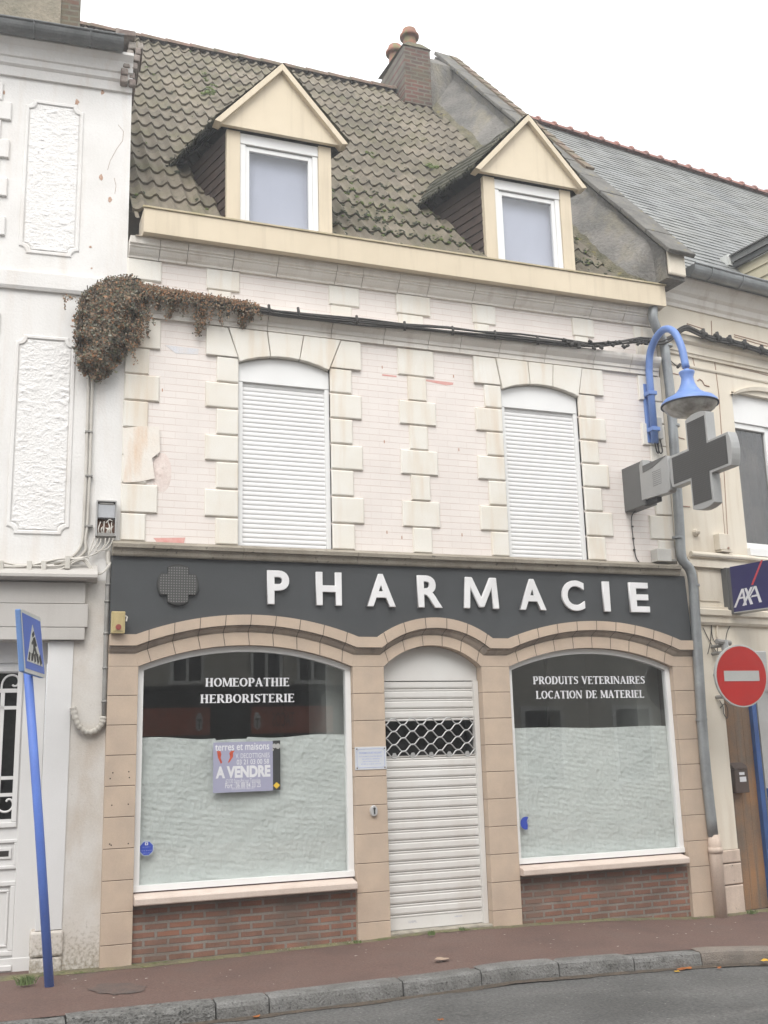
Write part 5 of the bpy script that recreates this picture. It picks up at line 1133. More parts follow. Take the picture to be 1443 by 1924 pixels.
b.build('edge_tiles', M('lichen_red_tile', C(.20, .13, .10), C(.14, .125, .075), sc=7, bump=.4), GW)

# ================================================================ STREET LAMP (wall mounted)
SLX = 7.22
LP = thing('street_lamp', 'pale blue swan-neck wall lamp with bell shade above the pharmacy cross', 'street lamp', (SLX, 0, 5.1))
lz = lambda y, z: (0, y, z - 5.1)
b = MB(); b.tube([lz(-.10, 5.14), lz(-.10, 5.95)] + sm([lz(-.10, 6.02), lz(-.15, 6.22), lz(-.28, 6.355), lz(-.46, 6.40), lz(-.63, 6.30), lz(-.735, 6.08), lz(-.78, 5.82)]), .042, 14); b.build('swan_neck', blue_lamp, LP, smooth=True)
b = MB(); b.box(-.045, .045, -.035, .0, .06, .78); b.build('wall_plate', blue_lamp, LP, bevel=.004)
b = MB()
for z in (5.30, 5.74): b.box(-.055, .055, -.15, -.03, z - 5.1 - .025, z - 5.1 + .025)
b.build('clamps', blue_lamp, LP, bevel=.008)
hc = (0, -.785, 0)
b = MB(); b.lathe([(.0, .70), (.03, .70), (.03, .675), (.082, .67), (.088, .66), (.08, .64), (.066, .60), (.075, .54), (.098, .48), (.135, .43), (.165, .405), (.22, .37), (.275, .345), (.305, .31), (.312, .285)], hc, 36); hd = b.build('bell_shade', blue_lamp, LP, smooth=True)
b = MB(); b.lathe([(.315, .285), (.315, .272), (.298, .272), (.298, .285)], hc, 36); b.build('rim', M('dark_blue_rim', C(.05, .06, .09), bump=0), hd, smooth=True)
b = MB(); b.lathe([(.298, .278), (.27, .23), (.21, .185), (.12, .155), (.0, .145)], hc, 36); b.build('diffuser', M('dirty_diffuser', C(.50, .49, .46), C(.22, .205, .18), sc=7, fine=30, var=.2, bump=.1, rough=.25), hd, smooth=True)
b = MB(); b.box(.045, .13, -.09, -.01, .10, .36); b.build('junction_box', grey_plastic, LP, bevel=.006)
b = MB(); b.tube(sm([(.0, -.09, .06), (.02, -.09, -.06), (.06, -.07, -.06), (.07, -.06, .10)]), .008, 6); b.tube(sm([(.05, -.06, .08), (.08, -.06, -.06), (.12, -.06, -.04), (.11, -.05, .10)]), .008, 6); b.tube([(.085, -.03, .36), (.08, -.03, .9), (.07, -.03, 1.2)], .012, 6); b.build('supply_cable', cable_black, LP, smooth=True)

# ================================================================ PHARMACY CROSS (projecting)
CX = thing('pharmacy_cross', 'projecting grey metal pharmacy cross with dark unlit light panels under the lamp', 'pharmacy sign', (6.80, 0, 4.57))
th = .105
MB().box(0, .15, -.41, -.0, -.255, .247).build('mounting_box', dark_box, CX, bevel=.004)
b = MB(); b.prismx([(-.36, -.20), (-.36, .20), (-.40, .245), (-.43, .247), (-.43, .17), (-.84, .185), (-.875, .17), (-.895, .0), (-.875, -.20), (-.84, -.222)], -.012, th - .02); arm = b.build('arm_housing', steel_grey, CX, bevel=.004)
b = MB(); b.prismx([(-.425, .10), (-.425, .176), (-.86, .18), (-.60, .11)], -.016, -.012); b.build('arm_cover', dark_box, arm)
b = MB()
for i in range(9):
    for j in range(8): b.tube([(-.0125, -.60 - i * .018, .06 - j * .022), (-.0145, -.60 - i * .018, .06 - j * .022)], .004, 5)
b.build('speaker_holes', charcoal, arm)
MB().box(.02, .08, -.60, -.36, -.26, -.20).build('cable_gland', charcoal, CX)
cyy, czz = -1.385, -.015; A_, t_ = .475, .172
crs = [(2 * cyy - y, z) for y, z in fat_cross(cyy, czz, A_, t_, .035)]
b = MB(); b.prismx(crs, 0, th); body = b.build('cross_body', steel_grey, CX, bevel=.006)
b = MB(); b.prismx(fat_cross(cyy, czz, A_ - .035, t_ - .028, .0), -.004, .001); b.build('light_panel', led_cross, body)
b = MB(); b.prismx(fat_cross(cyy, czz, A_ - .035, t_ - .028, .0), th - .001, th + .004); b.build('light_panel', led_cross, body)
b = MB(); b.tube(sm([(.08, -.10, -.25), (.07, -.02, -.32), (.075, -.012, -.55), (.09, -.012, -.76), (.13, -.012, -.83)]), .006, 6)
for z in (-.42, -.56, -.69): b.tube([(.066, -.014, z), (.088, -.014, z)], .011, 6)
b.build('feed_cable', cable_black, CX, smooth=True)

# ================================================================ DRAINPIPE
DP = thing('drainpipe', 'grey zinc drainpipe bending down between the pharmacy and the cream house', 'drainpipe', (7.45, -.1, 0))
q = lambda px, py, Y=-.1: tuple(fac(px, py, Y) - np.array([7.45, -.1, 0]))
pts = [q(1227, 575, -.16), q(1227, 598, -.16)] + [q(1236, 622, -.14), q(1247, 645), q(1252, 680)] + [q(1261, 760), q(1276, 980), q(1279, 1035)] + [q(1284, 1055), q(1296, 1070), q(1302, 1095)] + [q(1306, 1150), q(1322, 1400), q(1340, 1572)]
b = MB(); b.tube(sm(pts, 5), .056, 16); b.build('pipe', zinc, DP, smooth=True)
b = MB()
for px, py in ((1267, 800), (1273, 1010), (1304, 1100), (1318, 1352), (1254, 650)):
    p = np.array(q(px, py)); b.tube([p - np.array([0, 0, .012]), p + np.array([0, 0, .012])], .063, 16)
b.build('collars', zinc, DP)
b = MB(); p0 = q(1341, 1568); p1 = np.array(q(1352, 1720)); b.tube([p0, tuple(np.array(p0) + np.array([.0, 0, -.12])), tuple(np.array([p0[0] + .0, 0, -.12]))], [.062, .07, .066], 14); b.tube([tuple(np.array(p0) + np.array([0, 0, -.13])), tuple(np.array(p0) + np.array([0, 0, -.19]))], .078, 14); b.build('painted_foot', pinkish_base, DP, smooth=True)

# ================================================================ CABLES along the facades
def cables(name, label, cat, paths, mats, rad, parent=None):
    b = MB()
    for p in paths: b.tube(p, rad, 6)
    o = b.build(name, mats, parent, smooth=True)
    return tag(o, label, cat) if label else o
main = [(470, 578), (520, 588), (600, 597), (680, 605), (760, 612), (840, 620), (900, 627), (980, 634), (1060, 645), (1120, 650), (1165, 645), (1205, 640), (1232, 640)]
CB = thing('black_cable_bundle', 'bundle of black cables clipped along the string course from the creeper to the lamp', 'cables', tuple(fac(700, 607, -.15)))
oo = fac(700, 607, -.15)
b = MB()
for k in range(5):
    b.tube([tuple(fac(px + random.uniform(-3, 3), py + (k - 2) * 2.2 + random.uniform(-2, 2) * (1 + .8 * (px > 1050)), -.15 - .01 * (k % 2)) - oo) for px, py in [(300, 548), (360, 558), (420, 568)] + main], .0115, 6)
for px, py in ((560, 587), (670, 602), (760, 613), (850, 622), (505, 582), (930, 630), (1010, 640)): p = fac(px, py, -.15) - oo; b.tube([p + np.array([0, -.0, .05]), p + np.array([0, -.02, 0]), p + np.array([0, 0, -.05])], .016, 6)
for i in range(26):
    px = 1060 + i * 7; py = np.interp(px, [m_[0] for m_ in main], [m_[1] for m_ in main]) + random.uniform(-8, 8); p = fac(px, py, -.165) - oo; a = random.uniform(-1, 1)
    b.tube([p - np.array([.02, 0, .02 * a]), p + np.array([.02, 0, .02 * a])], random.uniform(.012, .024), 6)
b.build('cables', cable_black, CB, smooth=True)
RC = thing('clamped_cable_bundle', 'black cable bundle with bulky clamps running over the cream house facade', 'cables', tuple(FR.o + FR.u * 1 + np.array([0, 0, 6.5])), FR.a)
def rl(px, py, off): u, z = ra(px, py, off); return (u - 1, off, z - 6.5)
b = MB(); path = [(1225, 645), (1250, 640), (1265, 632), (1277, 622), (1290, 616), (1305, 622), (1330, 634), (1360, 640), (1390, 647), (1420, 656), (1443, 663), (1500, 680)]
for k in range(4): b.tube(sm([rl(px + random.uniform(-2, 2), py + (k - 1.5) * 2.5, -.14 - .01 * (k % 2)) for px, py in path], 3), .014, 6)
for px, py in ((1322, 628), (1348, 634), (1372, 640), (1400, 648), (1432, 658)):
    p = np.array(rl(px, py, -.15)); b.tube([p + np.array([0, 0, -.05]), p + np.array([0, 0, .07])], [.035, .02], 7); b.tube([p + np.array([-.05, 0, .02]), p + np.array([.05, 0, .0])], .028, 7)
b.tube(sm([rl(px, py, -.12) for px, py in ((1252, 660), (1258, 675), (1272, 688), (1276, 686))]), .006, 6); p = np.array(rl(1275, 688, -.12)); b.tube([p + np.array([-.02, 0, -.02]), p + np.array([.03, 0, .03])], .018, 6)
b.build('cables', cable_black, RC, smooth=True)
# left: vertical white conduits, electric box, wires, horizontal bundle
def ll(px, py, off): u, z = la(px, py, off); return (u, off, z)
def lthing(name, label, cat, px, py, off=0.0):
    u, z = la(px, py, off); return thing(name, label, cat, tuple(FL.o + FL.u * u + FL.n * off + np.array([0, 0, z])), FL.a), np.array([u, off, z])
CT, o_ = lthing('wall_conduits', 'pair of painted cable conduits running down the white wall below the creeper', 'conduit', 165, 860)
b = MB()
for d_, end in ((-4, 150), (3, 158)): b.tube(sm([tuple(np.array(ll(px + d_ * (1 if py < 990 else .8), py, -.03)) - o_) for px, py in ((171, 700), (168, 800), (165, 900), (161, 985), (158, 1015), (end, 1035), (end - 20, 1052), (end - 45, 1060))], 4), .014, 8)
b.build('conduit', cable_white, CT, smooth=True)
b = MB()
for py in (811, 894, 988): p = np.array(ll(167, py, -.04)) - o_; b.box(p[0] - .035, p[0] + .035, -.05 - 0, .0, p[2] - .008, p[2] + .008)
b.build('brackets', pipe_grey, CT)
EB, o_ = lthing('electric_box', 'open grey electric box with ragged wires beside the left end of the ledge', 'electric box', 200, 975)
x0, x1 = la(181, 942)[0] - o_[0], la(219, 942)[0] - o_[0]; zt = la(200, 944)[1] - o_[2]; zm_ = la(200, 976)[1] - o_[2]; zb = la(200, 1010)[1] - o_[2]
b = MB(); b.box(x0, x1, -.015, 0, zb, zt); b.box(x0, x0 + .012, -.09, -.015, zb, zt); b.box(x1 - .012, x1, -.09, -.015, zb, zt); b.box(x0 + .012, x1 - .012, -.09, -.015, zt - .012, zt); b.build('case', grey_plastic, EB)
MB().box(x0 + .014, x1 - .014, -.075, -.016, zm_, zt - .035).build('cover', M('aluminium_cover', C(.45, .46, .48), C(.38, .39, .41), bump=.05), EB, bevel=.004)
MB().box(x0 + .012, x1 - .012, -.022, -.016, zb, zm_ - .005).build('rusty_inside', M('rusty_inside', C(.10, .075, .06), C(.22, .10, .06), sc=14, bump=.4), EB)
b = MB(); b.tube([(x0 + .03, -.07, zt - .03), (x1 - .03, -.07, zt - .03)], .012, 8); b.box(x0, x1, -.075, -.02, zb, zb + .03); b.build('terminal_bar', pipe_grey, EB)
b = MB()
for k in range(12):
    xa = x0 + .03 + (x1 - x0 - .06) * k / 11; b.tube(sm([(xa, -.06, zb + .10 + .04 * math.sin(k * 2)), (xa + random.uniform(-.02, .02), -.08, zb + .06), (xa, -.06, zb)]), .005, 5)
b.tube(sm([(x0 + .09, -.07, zm_ - .05), (x0 + .12, -.08, zm_ - .02), (x0 + .15, -.07, zm_ - .03)]), .005, 5); b.build('wires', [cable_white], EB, smooth=True)
b = MB()
for k, ((ax, ay), (bx, by), (cx_, cy_), (dx, dy)) in enumerate((((178, 1010), (172, 1025), (167, 1040), (166, 1050)), ((184, 1012), (180, 1022), (172, 1035), (165, 1045)), ((190, 1012), (188, 1020), (182, 1030), (176, 1042)), ((198, 1011), (196, 1025), (180, 1040), (150, 1050)), ((206, 1011), (203, 1020), (195, 1030), (185, 1036)), ((213, 1011), (208, 1024), (200, 1032), (178, 1036)))):
    b.tube(sm([tuple(np.array(ll(*p, -.06)) - o_) for p in ((ax, ay), (bx, by), (cx_, cy_), (dx, dy))]), .007, 6)
b.build('hanging_wires', cable_white, EB, smooth=True)
HB, o_ = lthing('pale_cable_bundle', 'bundle of pale painted cables clipped over the ledge of the white house', 'cables', 60, 1062)
b = MB()
for k in range(7):
    s_ = (k - 3) * 3.0; b.tube(sm([tuple(np.array(ll(px, py + s_ * (1 if px < 120 else .35) + random.uniform(-1.2, 1.2) + (4 * math.sin(px / 30 + k) if px < 130 else 0), -.10 - .012 * (k % 2))) - o_) for px, py in ((-60, 1064), (0, 1066), (40, 1067), (80, 1066), (115, 1061), (145, 1052), (158, 1049))], 4), .0095, 6)
for k in range(3): b.tube(sm([tuple(np.array(ll(px + k * 2, py - k * 1.5, -.08)) - o_) for px, py in ((145, 1050), (158, 1055), (168, 1068), (178, 1078), (190, 1078), (200, 1068), (204, 1060))], 4), .008, 6)
b.build('cables', cable_white, HB, smooth=True)
for px in (2, 55, 82, 127): p = np.array(ll(px, 1066 if px < 100 else 1056, -.115)) - o_; MB().box(p[0] - .022, p[0] + .022, p[1] - .02, p[1] + .04, p[2] - .065, p[2] + .06).build('clip', cable_white, HB, bevel=.006)
# grey riser and lagged pipe bend
RS, o_ = lthing('grey_riser', 'thin grey wall riser with a lagged bend at its foot beside the left stone pier', 'pipe', 196, 1200)
b = MB(); rp = [(205, 1055), (202, 1110), (200, 1160), (198, 1240), (196, 1300), (195, 1345)]; b.tube([tuple(np.array(ll(px, py, -.03)) - o_) for px, py in rp], .020, 10)
for py in (1098, 1130, 1190, 1255, 1318): b.tube([tuple(np.array(ll(np.interp(py, [r_[1] for r_ in rp], [r_[0] for r_ in rp]), py + d_, -.03)) - o_) for d_ in (-2, 2)], .026, 10)
b.build('riser', pipe_grey, RS, smooth=True)
b = MB(); b.tube(sm([tuple(np.array(ll(px, py, -.04)) - o_) for px, py in ((137, 1328), (140, 1345), (147, 1362), (158, 1373), (171, 1376), (183, 1370), (192, 1358), (194, 1346))], 6), [.028 + .004 * math.sin(k * 1.9) for k in range(43)], 10); b.build('lagged_bend', M('painted_lagging', C(.55, .52, .47), C(.42, .39, .34), sc=12, bump=.5), RS, smooth=True)
b = MB(); b.tube([tuple(np.array(ll(px, py, -.035)) - o_) for px, py in ((203, 1035), (204, 1060))], .022, 8); b.build('riser_end', cable_white, RS)

# junction boxes
JB = thing('ledge_box', 'small white box resting on the right end of the ledge beside the drainpipe', 'box', (7.19, -.06, 3.73))
MB().box(-.09, .10, -.07, .055, .012, .155).build('case', grey_plastic if False else M('off_white_box', C(.60, .58, .54), bump=.05), JB, bevel=.006); MB().box(.1, .22, -.01, .03, .03, .05).build('bracket', pipe_grey, JB)
u, z = ra(1353, 1021); RB = thing('junction_box', 'cream painted junction box on the cream house wall above the moulding', 'box', tuple(FR.o + FR.u * u + np.array([0, 0, z])), FR.a)
MB().box(-.10, .085, -.09, 0, -.095, .10).build('case', cream_right, RB, bevel=.008); MB().box(-.085, .10, -.10, 0, -.115, -.10).build('base_lip', cream_right, RB); b = MB(); b.tube([(.03, -.09, -.07), (.03, -.10, -.07)], .014, 8); b.build('lock', groove_m, RB)
u, z = ra(1306, 1001); b = MB(); b.tube([(0, 0, 0), (0, -.06, 0)], [.05, .03], 10); b.tube([(0, -.055, 0), (0, -.075, -.01)], .016, 8); o = tag(b.build('wall_anchor', cream_right), 'round cream wall anchor on the cream house beside the drainpipe', 'wall anchor'); o.location = tuple(FR.o + FR.u * u + np.array([0, 0, z]))
# loose wires near the sign bracket
LW = thing('loose_wires', 'thin loose wires hanging on the cream wall between drainpipe and no entry sign', 'wires', tuple(FR.o + FR.u * .4 + np.array([0, 0, 2.8])), FR.a)
def r4(x, y): u, z = ra(1200 + x / 3.848, 1000 + y / 3.848, -.012); return (u - .4, -.012, z - 2.8)
b = MB()
for pth in ([(455, 540), (500, 570), (525, 640), (520, 780), (500, 880)], [(465, 690), (510, 780), (570, 880)], [(525, 660), (535, 760), (570, 830), (565, 885)], [(700, 620), (660, 680), (635, 740), (625, 870)], [(585, 1215), (610, 1260), (615, 1310), (640, 1345), (645, 1290), (625, 1240), (590, 1270)]):
    b.tube(sm([r4(*p) for p in pth], 5), .0045, 5)
b.build('wires', cable_black, LW, smooth=True)
b = MB(); b.tube([r4(565, 640), r4(568, 760)], .012, 6); b.tube([r4(550, 650), r4(585, 655)], .010, 6); b.build('iron_hook', cream_right, LW)

# ================================================================ SIGNS
# AXA box sign, hung square to the cream house
u0, z0 = ra(1357, 1072); zb = ra(1365, 1156)[1]
O = FR.o + FR.u * u0; Wp = O - FR.n * 0.0
ang = R(-21)                                          # face turned a little toward the street
AX = thing('insurance_sign', 'navy box sign with white letters AXA and red stripe at the right edge', 'sign', tuple(O + np.array([0, 0, zb])), 0)
# face plane: vertical, through the wall point, direction chosen along the sign's edge seen in the photo
dvec = np.array([math.sin(R(14)), -math.cos(R(14)), 0.0]); nface = np.array([-dvec[1] * -1, 0, 0]); nface = np.array([dvec[1], -dvec[0], 0.0])
def sg(px, py):
    p = onplane(px, py, O, nface) - O; return (float(p @ dvec), float(p[2] - zb))
AX.rotation_euler = (0, 0, math.atan2(dvec[1], dvec[0]))
# local x runs out from the wall, local -y is the visible face (left)
vis = -1 if True else 1
ztop = sg(1365, 1067)[1]; w1 = sg(1375, 1150)[0]; w2 = sg(1381, 1150)[0]; ws = sg(1440, 1045)[0]
zlo = sg(1384, 1150)[1]
b = MB(); b.box(0, w1, -.03, .15, zlo - .02, ztop); b.box(w1 + .002, w2, -.015, .14, zlo - .015, ztop - .005); b.build('mounting_rail', dark_box, AX, bevel=.004)
Wd = ws + .03
b = MB(); b.box(w2 + .002, Wd, -.02, .15, zlo, ztop - .0); bx = b.build('sign_box', navy, AX)
MB().box(w2 + .002, Wd, -.021, .151, zlo - .012, zlo - .001).build('lower_trim', sign_grey, AX); MB().box(Wd + .001, Wd + .04, -.022, .152, zlo - .012, ztop).build('end_trim', sign_grey, AX)
def gp(x, y): q_ = sg(1340 + x / 10.69, 1000 + y / 10.69); return q_
b = MB()
def st(pts, k=0): b.prism([gp(*p) for p in pts], -.0215 - .0004 * k, -.02)
st([(440, 1515), (590, 1140), (635, 1135), (480, 1515)], 0); st([(595, 1140), (635, 1135), (700, 1465), (655, 1470)], 1); st([(535, 1350), (540, 1312), (640, 1290), (645, 1325)], 2)
st([(650, 1130), (695, 1120), (825, 1440), (770, 1455)], 0); st([(770, 1105), (820, 1095), (650, 1480), (610, 1480)], 3)
st([(840, 1085), (885, 1080), (760, 1300), (735, 1300)], 0); st([(845, 1085), (888, 1080), (1003, 1405), (950, 1412)], 4); st([(790, 1310), (800, 1275), (900, 1250), (905, 1285)], 5); b.build('letters', print_white, bx)
b = MB(); b.prism([gp(*p) for p in ((785, 1060), (825, 1058), (1022, 560), (985, 560))], -.0215, -.02); b.build('stripe', axa_red, bx)
# no entry sign
NS_ = thing('no_entry_sign', 'round red no entry sign with pale bar bracketed to the cream house', 'traffic sign', tuple(fac(1392, 1270, -.6)))
ya = R(-26)                                          # plate turned toward oncoming traffic
NS_.rotation_euler = (R(2), 0, R(-2))
rad = .335; n = 48
def disc(r, y0, y1): return MB().prism([(r * math.cos(k * 2 * pi / n), r * math.sin(k * 2 * pi / n)) for k in range(n)], y0, y1)
disc(rad, -.012, .02).build('rim', sign_grey, NS_, bevel=.005); disc(rad - .018, -.014, -.012).build('red_face', red_sign, NS_)
MB().box(-.225, .225, -.017, -.014, -.055, .055).build('white_bar', sign_grey, NS_)
b = MB(); b.tube([(-.03, .05, -.30), (-.03, .05, .32)], .03, 10); b.box(-.12, .12, .02, .045, .08, .12); b.box(-.12, .12, .02, .045, -.12, -.08); b.build('back_rails', galv, NS_)
MB().box(.19, .405, .06, .08, -.17, .27).build('back_plate', galv, NS_, bevel=.03)
BK, o_b = None, None
u, z = ra(1344, 1265); SB = thing('sign_bracket', 'grey tube bracket with clamps behind the no entry sign on the cream wall', 'bracket', tuple(FR.o + FR.u * u + np.array([0, 0, z])), FR.a)
b = MB(); b.tube([(.02, -.16, .36), (.05, -.16, -.26)], .042, 12); b.tube([(.05, -.16, .10), (.25, -.45, .08)], .025, 8); b.tube([(.05, -.16, -.08), (.25, -.45, -.10)], .025, 8); b.build('tube', galv, SB)
b = MB()
for zz in (.30, .22, -.02, -.27): b.tube([(-.02, 0, zz), (-.02, -.10, zz), (.02, -.16, zz)], .02, 8)
b.tube([(-.10, -.16, .345), (.10, -.17, .33)], .03, 8); b.build('clamps', pipe_grey, SB)
# pedestrian crossing sign on a leaning post
bp = inz(95, 1850, gz(.7) - .005)
PS = thing('crossing_sign', 'blue pedestrian crossing sign on a leaning blue post before the white door', 'traffic sign', tuple(bp))
tp = fac(52, 1255, bp[1]) - bp; top_ = tp * 1.13
b = MB(); b.tube([(0, 0, -.1), tuple(tp * .5), tuple(top_)], .037, 18); b.build('post', blue_post, PS, smooth=True)
# sign plate plane through (45,1262) running 20 degrees off the street normal
sdv = np.array([math.sin(R(20)), math.cos(R(20)), 0.0]); snn = np.array([math.cos(R(20)), -math.sin(R(20)), 0])
so_ = fac(55, 1200, bp[1] - .02); so_ = so_ + snn * .075
def sp_(px, py): p = onplane(px, py, so_, snn) - so_; return np.array([float(p @ sdv), float(p[2])])
e = bpy.data.objects.new('sign_plate', None); COL.objects.link(e); e.parent = PS; e.location = tuple(so_ - bp); e.rotation_euler = (0, 0, math.atan2(sdv[1], sdv[0]))
def s12(x, y): return tuple(sp_(15 + x / 12.03, 1130 + y / 12.03))
pl = [s12(285, 165), s12(722, 370), s12(832, 1735), s12(375, 1590)]
b = MB().prism(pl, -.0, .05); b.build('frame', M('sign_edge_blue', C(.20, .35, .70), bump=0), e, bevel=.012)
MB().prism(pl, -.004, -.0005).build('white_border', sign_white, e); MB().prism([s12(303, 250), s12(712, 455), s12(810, 1645), s12(388, 1508)], -.007, -.004).build('blue_face', blue_sign, e)
MB().prism([s12(527, 530), s12(762, 1475), s12(408, 1345)], -.010, -.007).build('white_triangle', sign_white, e)
b = MB()
def rib(p, q_, w_, k=0):
    p, q_ = np.array(s12(*p)), np.array(s12(*q_)); d = q_ - p; nn = np.array([-d[1], d[0]]) / np.linalg.norm(d) * w_ / 2; b.prism([tuple(p - nn), tuple(q_ - nn), tuple(q_ + nn), tuple(p + nn)], -.0125 - .0003 * k, -.010)
for i, (p, q_) in enumerate((((465, 1150), (445, 1320)), ((520, 1170), (515, 1345)), ((575, 1190), (590, 1370)), ((630, 1215), (660, 1395)), ((685, 1235), (725, 1425)))): rib(p, q_, .038)
rib((560, 820), (568, 1040), .05, 1); rib((565, 1030), (525, 1300), .028, 2); rib((568, 1030), (645, 1300), .028, 3); rib((555, 850), (510, 960), .022, 4); rib((570, 850), (610, 1010), .022, 5); rib((532, 705), (545, 785), .045, 6)
b.build('walking_figure', black_m, e)

# ================================================================ CREEPER
poly = [(143, 600), (150, 566), (170, 542), (200, 525), (235, 519), (258, 524), (275, 545), (276, 575), (262, 600), (250, 635), (238, 660), (222, 680), (200, 705), (185, 716), (165, 702), (150, 695), (143, 650)]
def inpoly(x, y, P):
    c = False; j = len(P) - 1
    for i in range(len(P)):
        if (P[i][1] > y) != (P[j][1] > y) and x < (P[j][0] - P[i][0]) * (y - P[i][1]) / (P[j][1] - P[i][1]) + P[i][0]: c = not c
        j = i
    return c
CR = thing('creeper', 'brown autumn creeper clump hanging over the corner of the pharmacy and white house', 'climbing plant', (1.1, -.1, 5.7))
oc_ = np.array([1.1, -.1, 5.7])
leaf = MB(); stem_b = MB()
def leafat(p, r, w_):
    a, t, ph2 = random.uniform(0, 2 * pi), random.uniform(-.9, .9), random.uniform(-.8, .8)
    u = np.array([math.cos(a), math.sin(t) * .7, math.sin(a)]); u /= np.linalg.norm(u); v = np.cross(u, np.array([math.sin(ph2), -1, math.cos(a) * .4])); v /= np.linalg.norm(v)
    p = np.array(p); leaf.add([p - u * r, p + v * r * .75 + u * .1 * r, p + u * r, p - v * r * .75 + u * .1 * r], [(0, 1, 2, 3)], random.choices(range(6), w_)[0])
cnt = 0
while cnt < 15000:
    px, py = random.uniform(135, 285), random.uniform(512, 722)
    jx, jy = px + random.gauss(0, 3.6), py + random.gauss(0, 3.6)
    if not inpoly(jx, jy, poly): continue
    ed = min(math.hypot(px - a_[0], py - a_[1]) for a_ in poly); depth = min(.26, .02 + .0062 * min(ed, 45)) * random.random() ** .55
    zt_ = (py - 515) / 205; ns_ = noise.noise((px * .035, py * .035, 2))
    w_ = (3, 3.2 - 1.6 * zt_, 2.2, 1.6 + 1.4 * zt_ * (px < 210), .9 + 1.6 * (ns_ > .1) + 1.1 * (px < 190) * (zt_ > .35), 1.2)
    leafat(fac(px, py, -.05 - depth) - oc_, random.uniform(.006, .0145) if random.random() < .9 else random.uniform(.016, .024), w_); cnt += 1
for i in range(4200):                               # strand along the string course
    px = 262 + (488 - 262) * random.random() ** 1.15; cy = np.interp(px, [262, 320, 400, 460, 490], [543, 553, 566, 576, 583]); up = random.random() < .7
    py = cy - 5 + random.gauss(0, 3.2) if up else cy + random.gauss(5, 4)
    w_ = (2.5, 1, .8, .4, 3.6, 1.2) if py < cy else (2, 2.5, 1, .6, 1.5, 1); leafat(fac(px, py, -.13 - random.random() * .06) - oc_, random.uniform(.006, .0135), w_)
for (cx_, cy_, L_n, wd, cnt) in ((262, 575, 75, 12, 320), (250, 575, 85, 8, 160), (276, 590, 45, 6, 90), (324, 565, 32, 9, 200), (372, 570, 60, 12, 330), (384, 580, 40, 8, 120), (455, 580, 36, 14, 330), (470, 585, 20, 8, 110), (340, 568, 18, 30, 130), (420, 576, 18, 35, 150), (300, 560, 24, 10, 120), (122, 560, 22, 2, 22), (130, 556, 6, 14, 30)):
    sway = random.uniform(-6, 4)
    for i in range(int(cnt * 1.4)):
        t = random.random() ** 1.3; px = cx_ + random.gauss(0, wd * .5) * (1 - .55 * t) + sway * t; py = cy_ + L_n * t + random.gauss(0, 1.5)
        leafat(fac(px, py, -.12 + .08 * t - random.random() * .03) - oc_, random.uniform(.006, .012), (2.4, 1.2, 1.4, 1, 2.6, 1.6))
shoots = MB()
for i in range(46):
    if i < 26: px = 262 + (500 - 262) * random.random(); py = np.interp(px, [262, 320, 400, 460, 500], [548, 558, 571, 581, 588]); L_n = random.uniform(8, 42)
    else:
        t = random.random(); px = 235 + 40 * t + random.uniform(-8, 8); py = 640 - 60 * t; L_n = random.uniform(12, 45)
    y0 = -.15 if i < 26 else -.20; pts = []; dx = random.uniform(-.35, .35)
    for k in range(8): pts.append(fac(px + dx * L_n * k / 7 + random.uniform(-1, 1), py + L_n * k / 7, y0 - .02 * math.sin(k)) - oc_)
    shoots.tube([tuple(p) for p in pts], .0028, 4)
    for k in range(int(L_n * .8)):
        p = pts[random.randint(1, 7)] + np.array([random.gauss(0, .010), random.gauss(0, .008), random.gauss(0, .018)]); leafat(p, random.uniform(.006, .013), (2.2, .8, 1.6, 1.2, 2.6, 1.8))
shoots.build('trailing_shoots', M('dark_stem', C(.05, .038, .028), bump=.2), CR)
leaf.build('leaves', IVY, CR)
b = MB()
for i in range(60):
    px = random.uniform(155, 265); py = random.uniform(525, 600); pts = [fac(px, py, -.08) - oc_]
    for k in range(5): px += random.uniform(-9, 4); py += random.uniform(8, 26); pts.append(fac(px, py, -.08 - random.random() * .12) - oc_) if inpoly(px, py, poly) else None
    if len(pts) > 2: b.tube([tuple(p) for p in pts], .005, 4)
b.tube(sm([tuple(fac(px, py, -.11) - oc_) for px, py in ((250, 540), (300, 552), (360, 562), (430, 575), (490, 585))]), .018, 6)
core = [(px, py) for px, py in poly]; b.build('stems', M('dark_stem', C(.05, .038, .028), bump=.2), CR)
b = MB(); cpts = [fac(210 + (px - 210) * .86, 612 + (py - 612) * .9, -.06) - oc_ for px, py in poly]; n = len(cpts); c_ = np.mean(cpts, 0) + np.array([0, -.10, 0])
b.add([tuple(c_)] + [tuple(p) for p in cpts] + [tuple(p * .55 + c_ * .45 + np.array([0, -.02, 0])) for p in cpts], [(0, 1 + n + (i + 1) % n, 1 + n + i) for i in range(n)] + [(1 + n + i, 1 + n + (i + 1) % n, 1 + (i + 1) % n, 1 + i) for i in range(n)]); b.build('dense_core', M('dark_stem', C(.05, .038, .028)), CR, smooth=True)

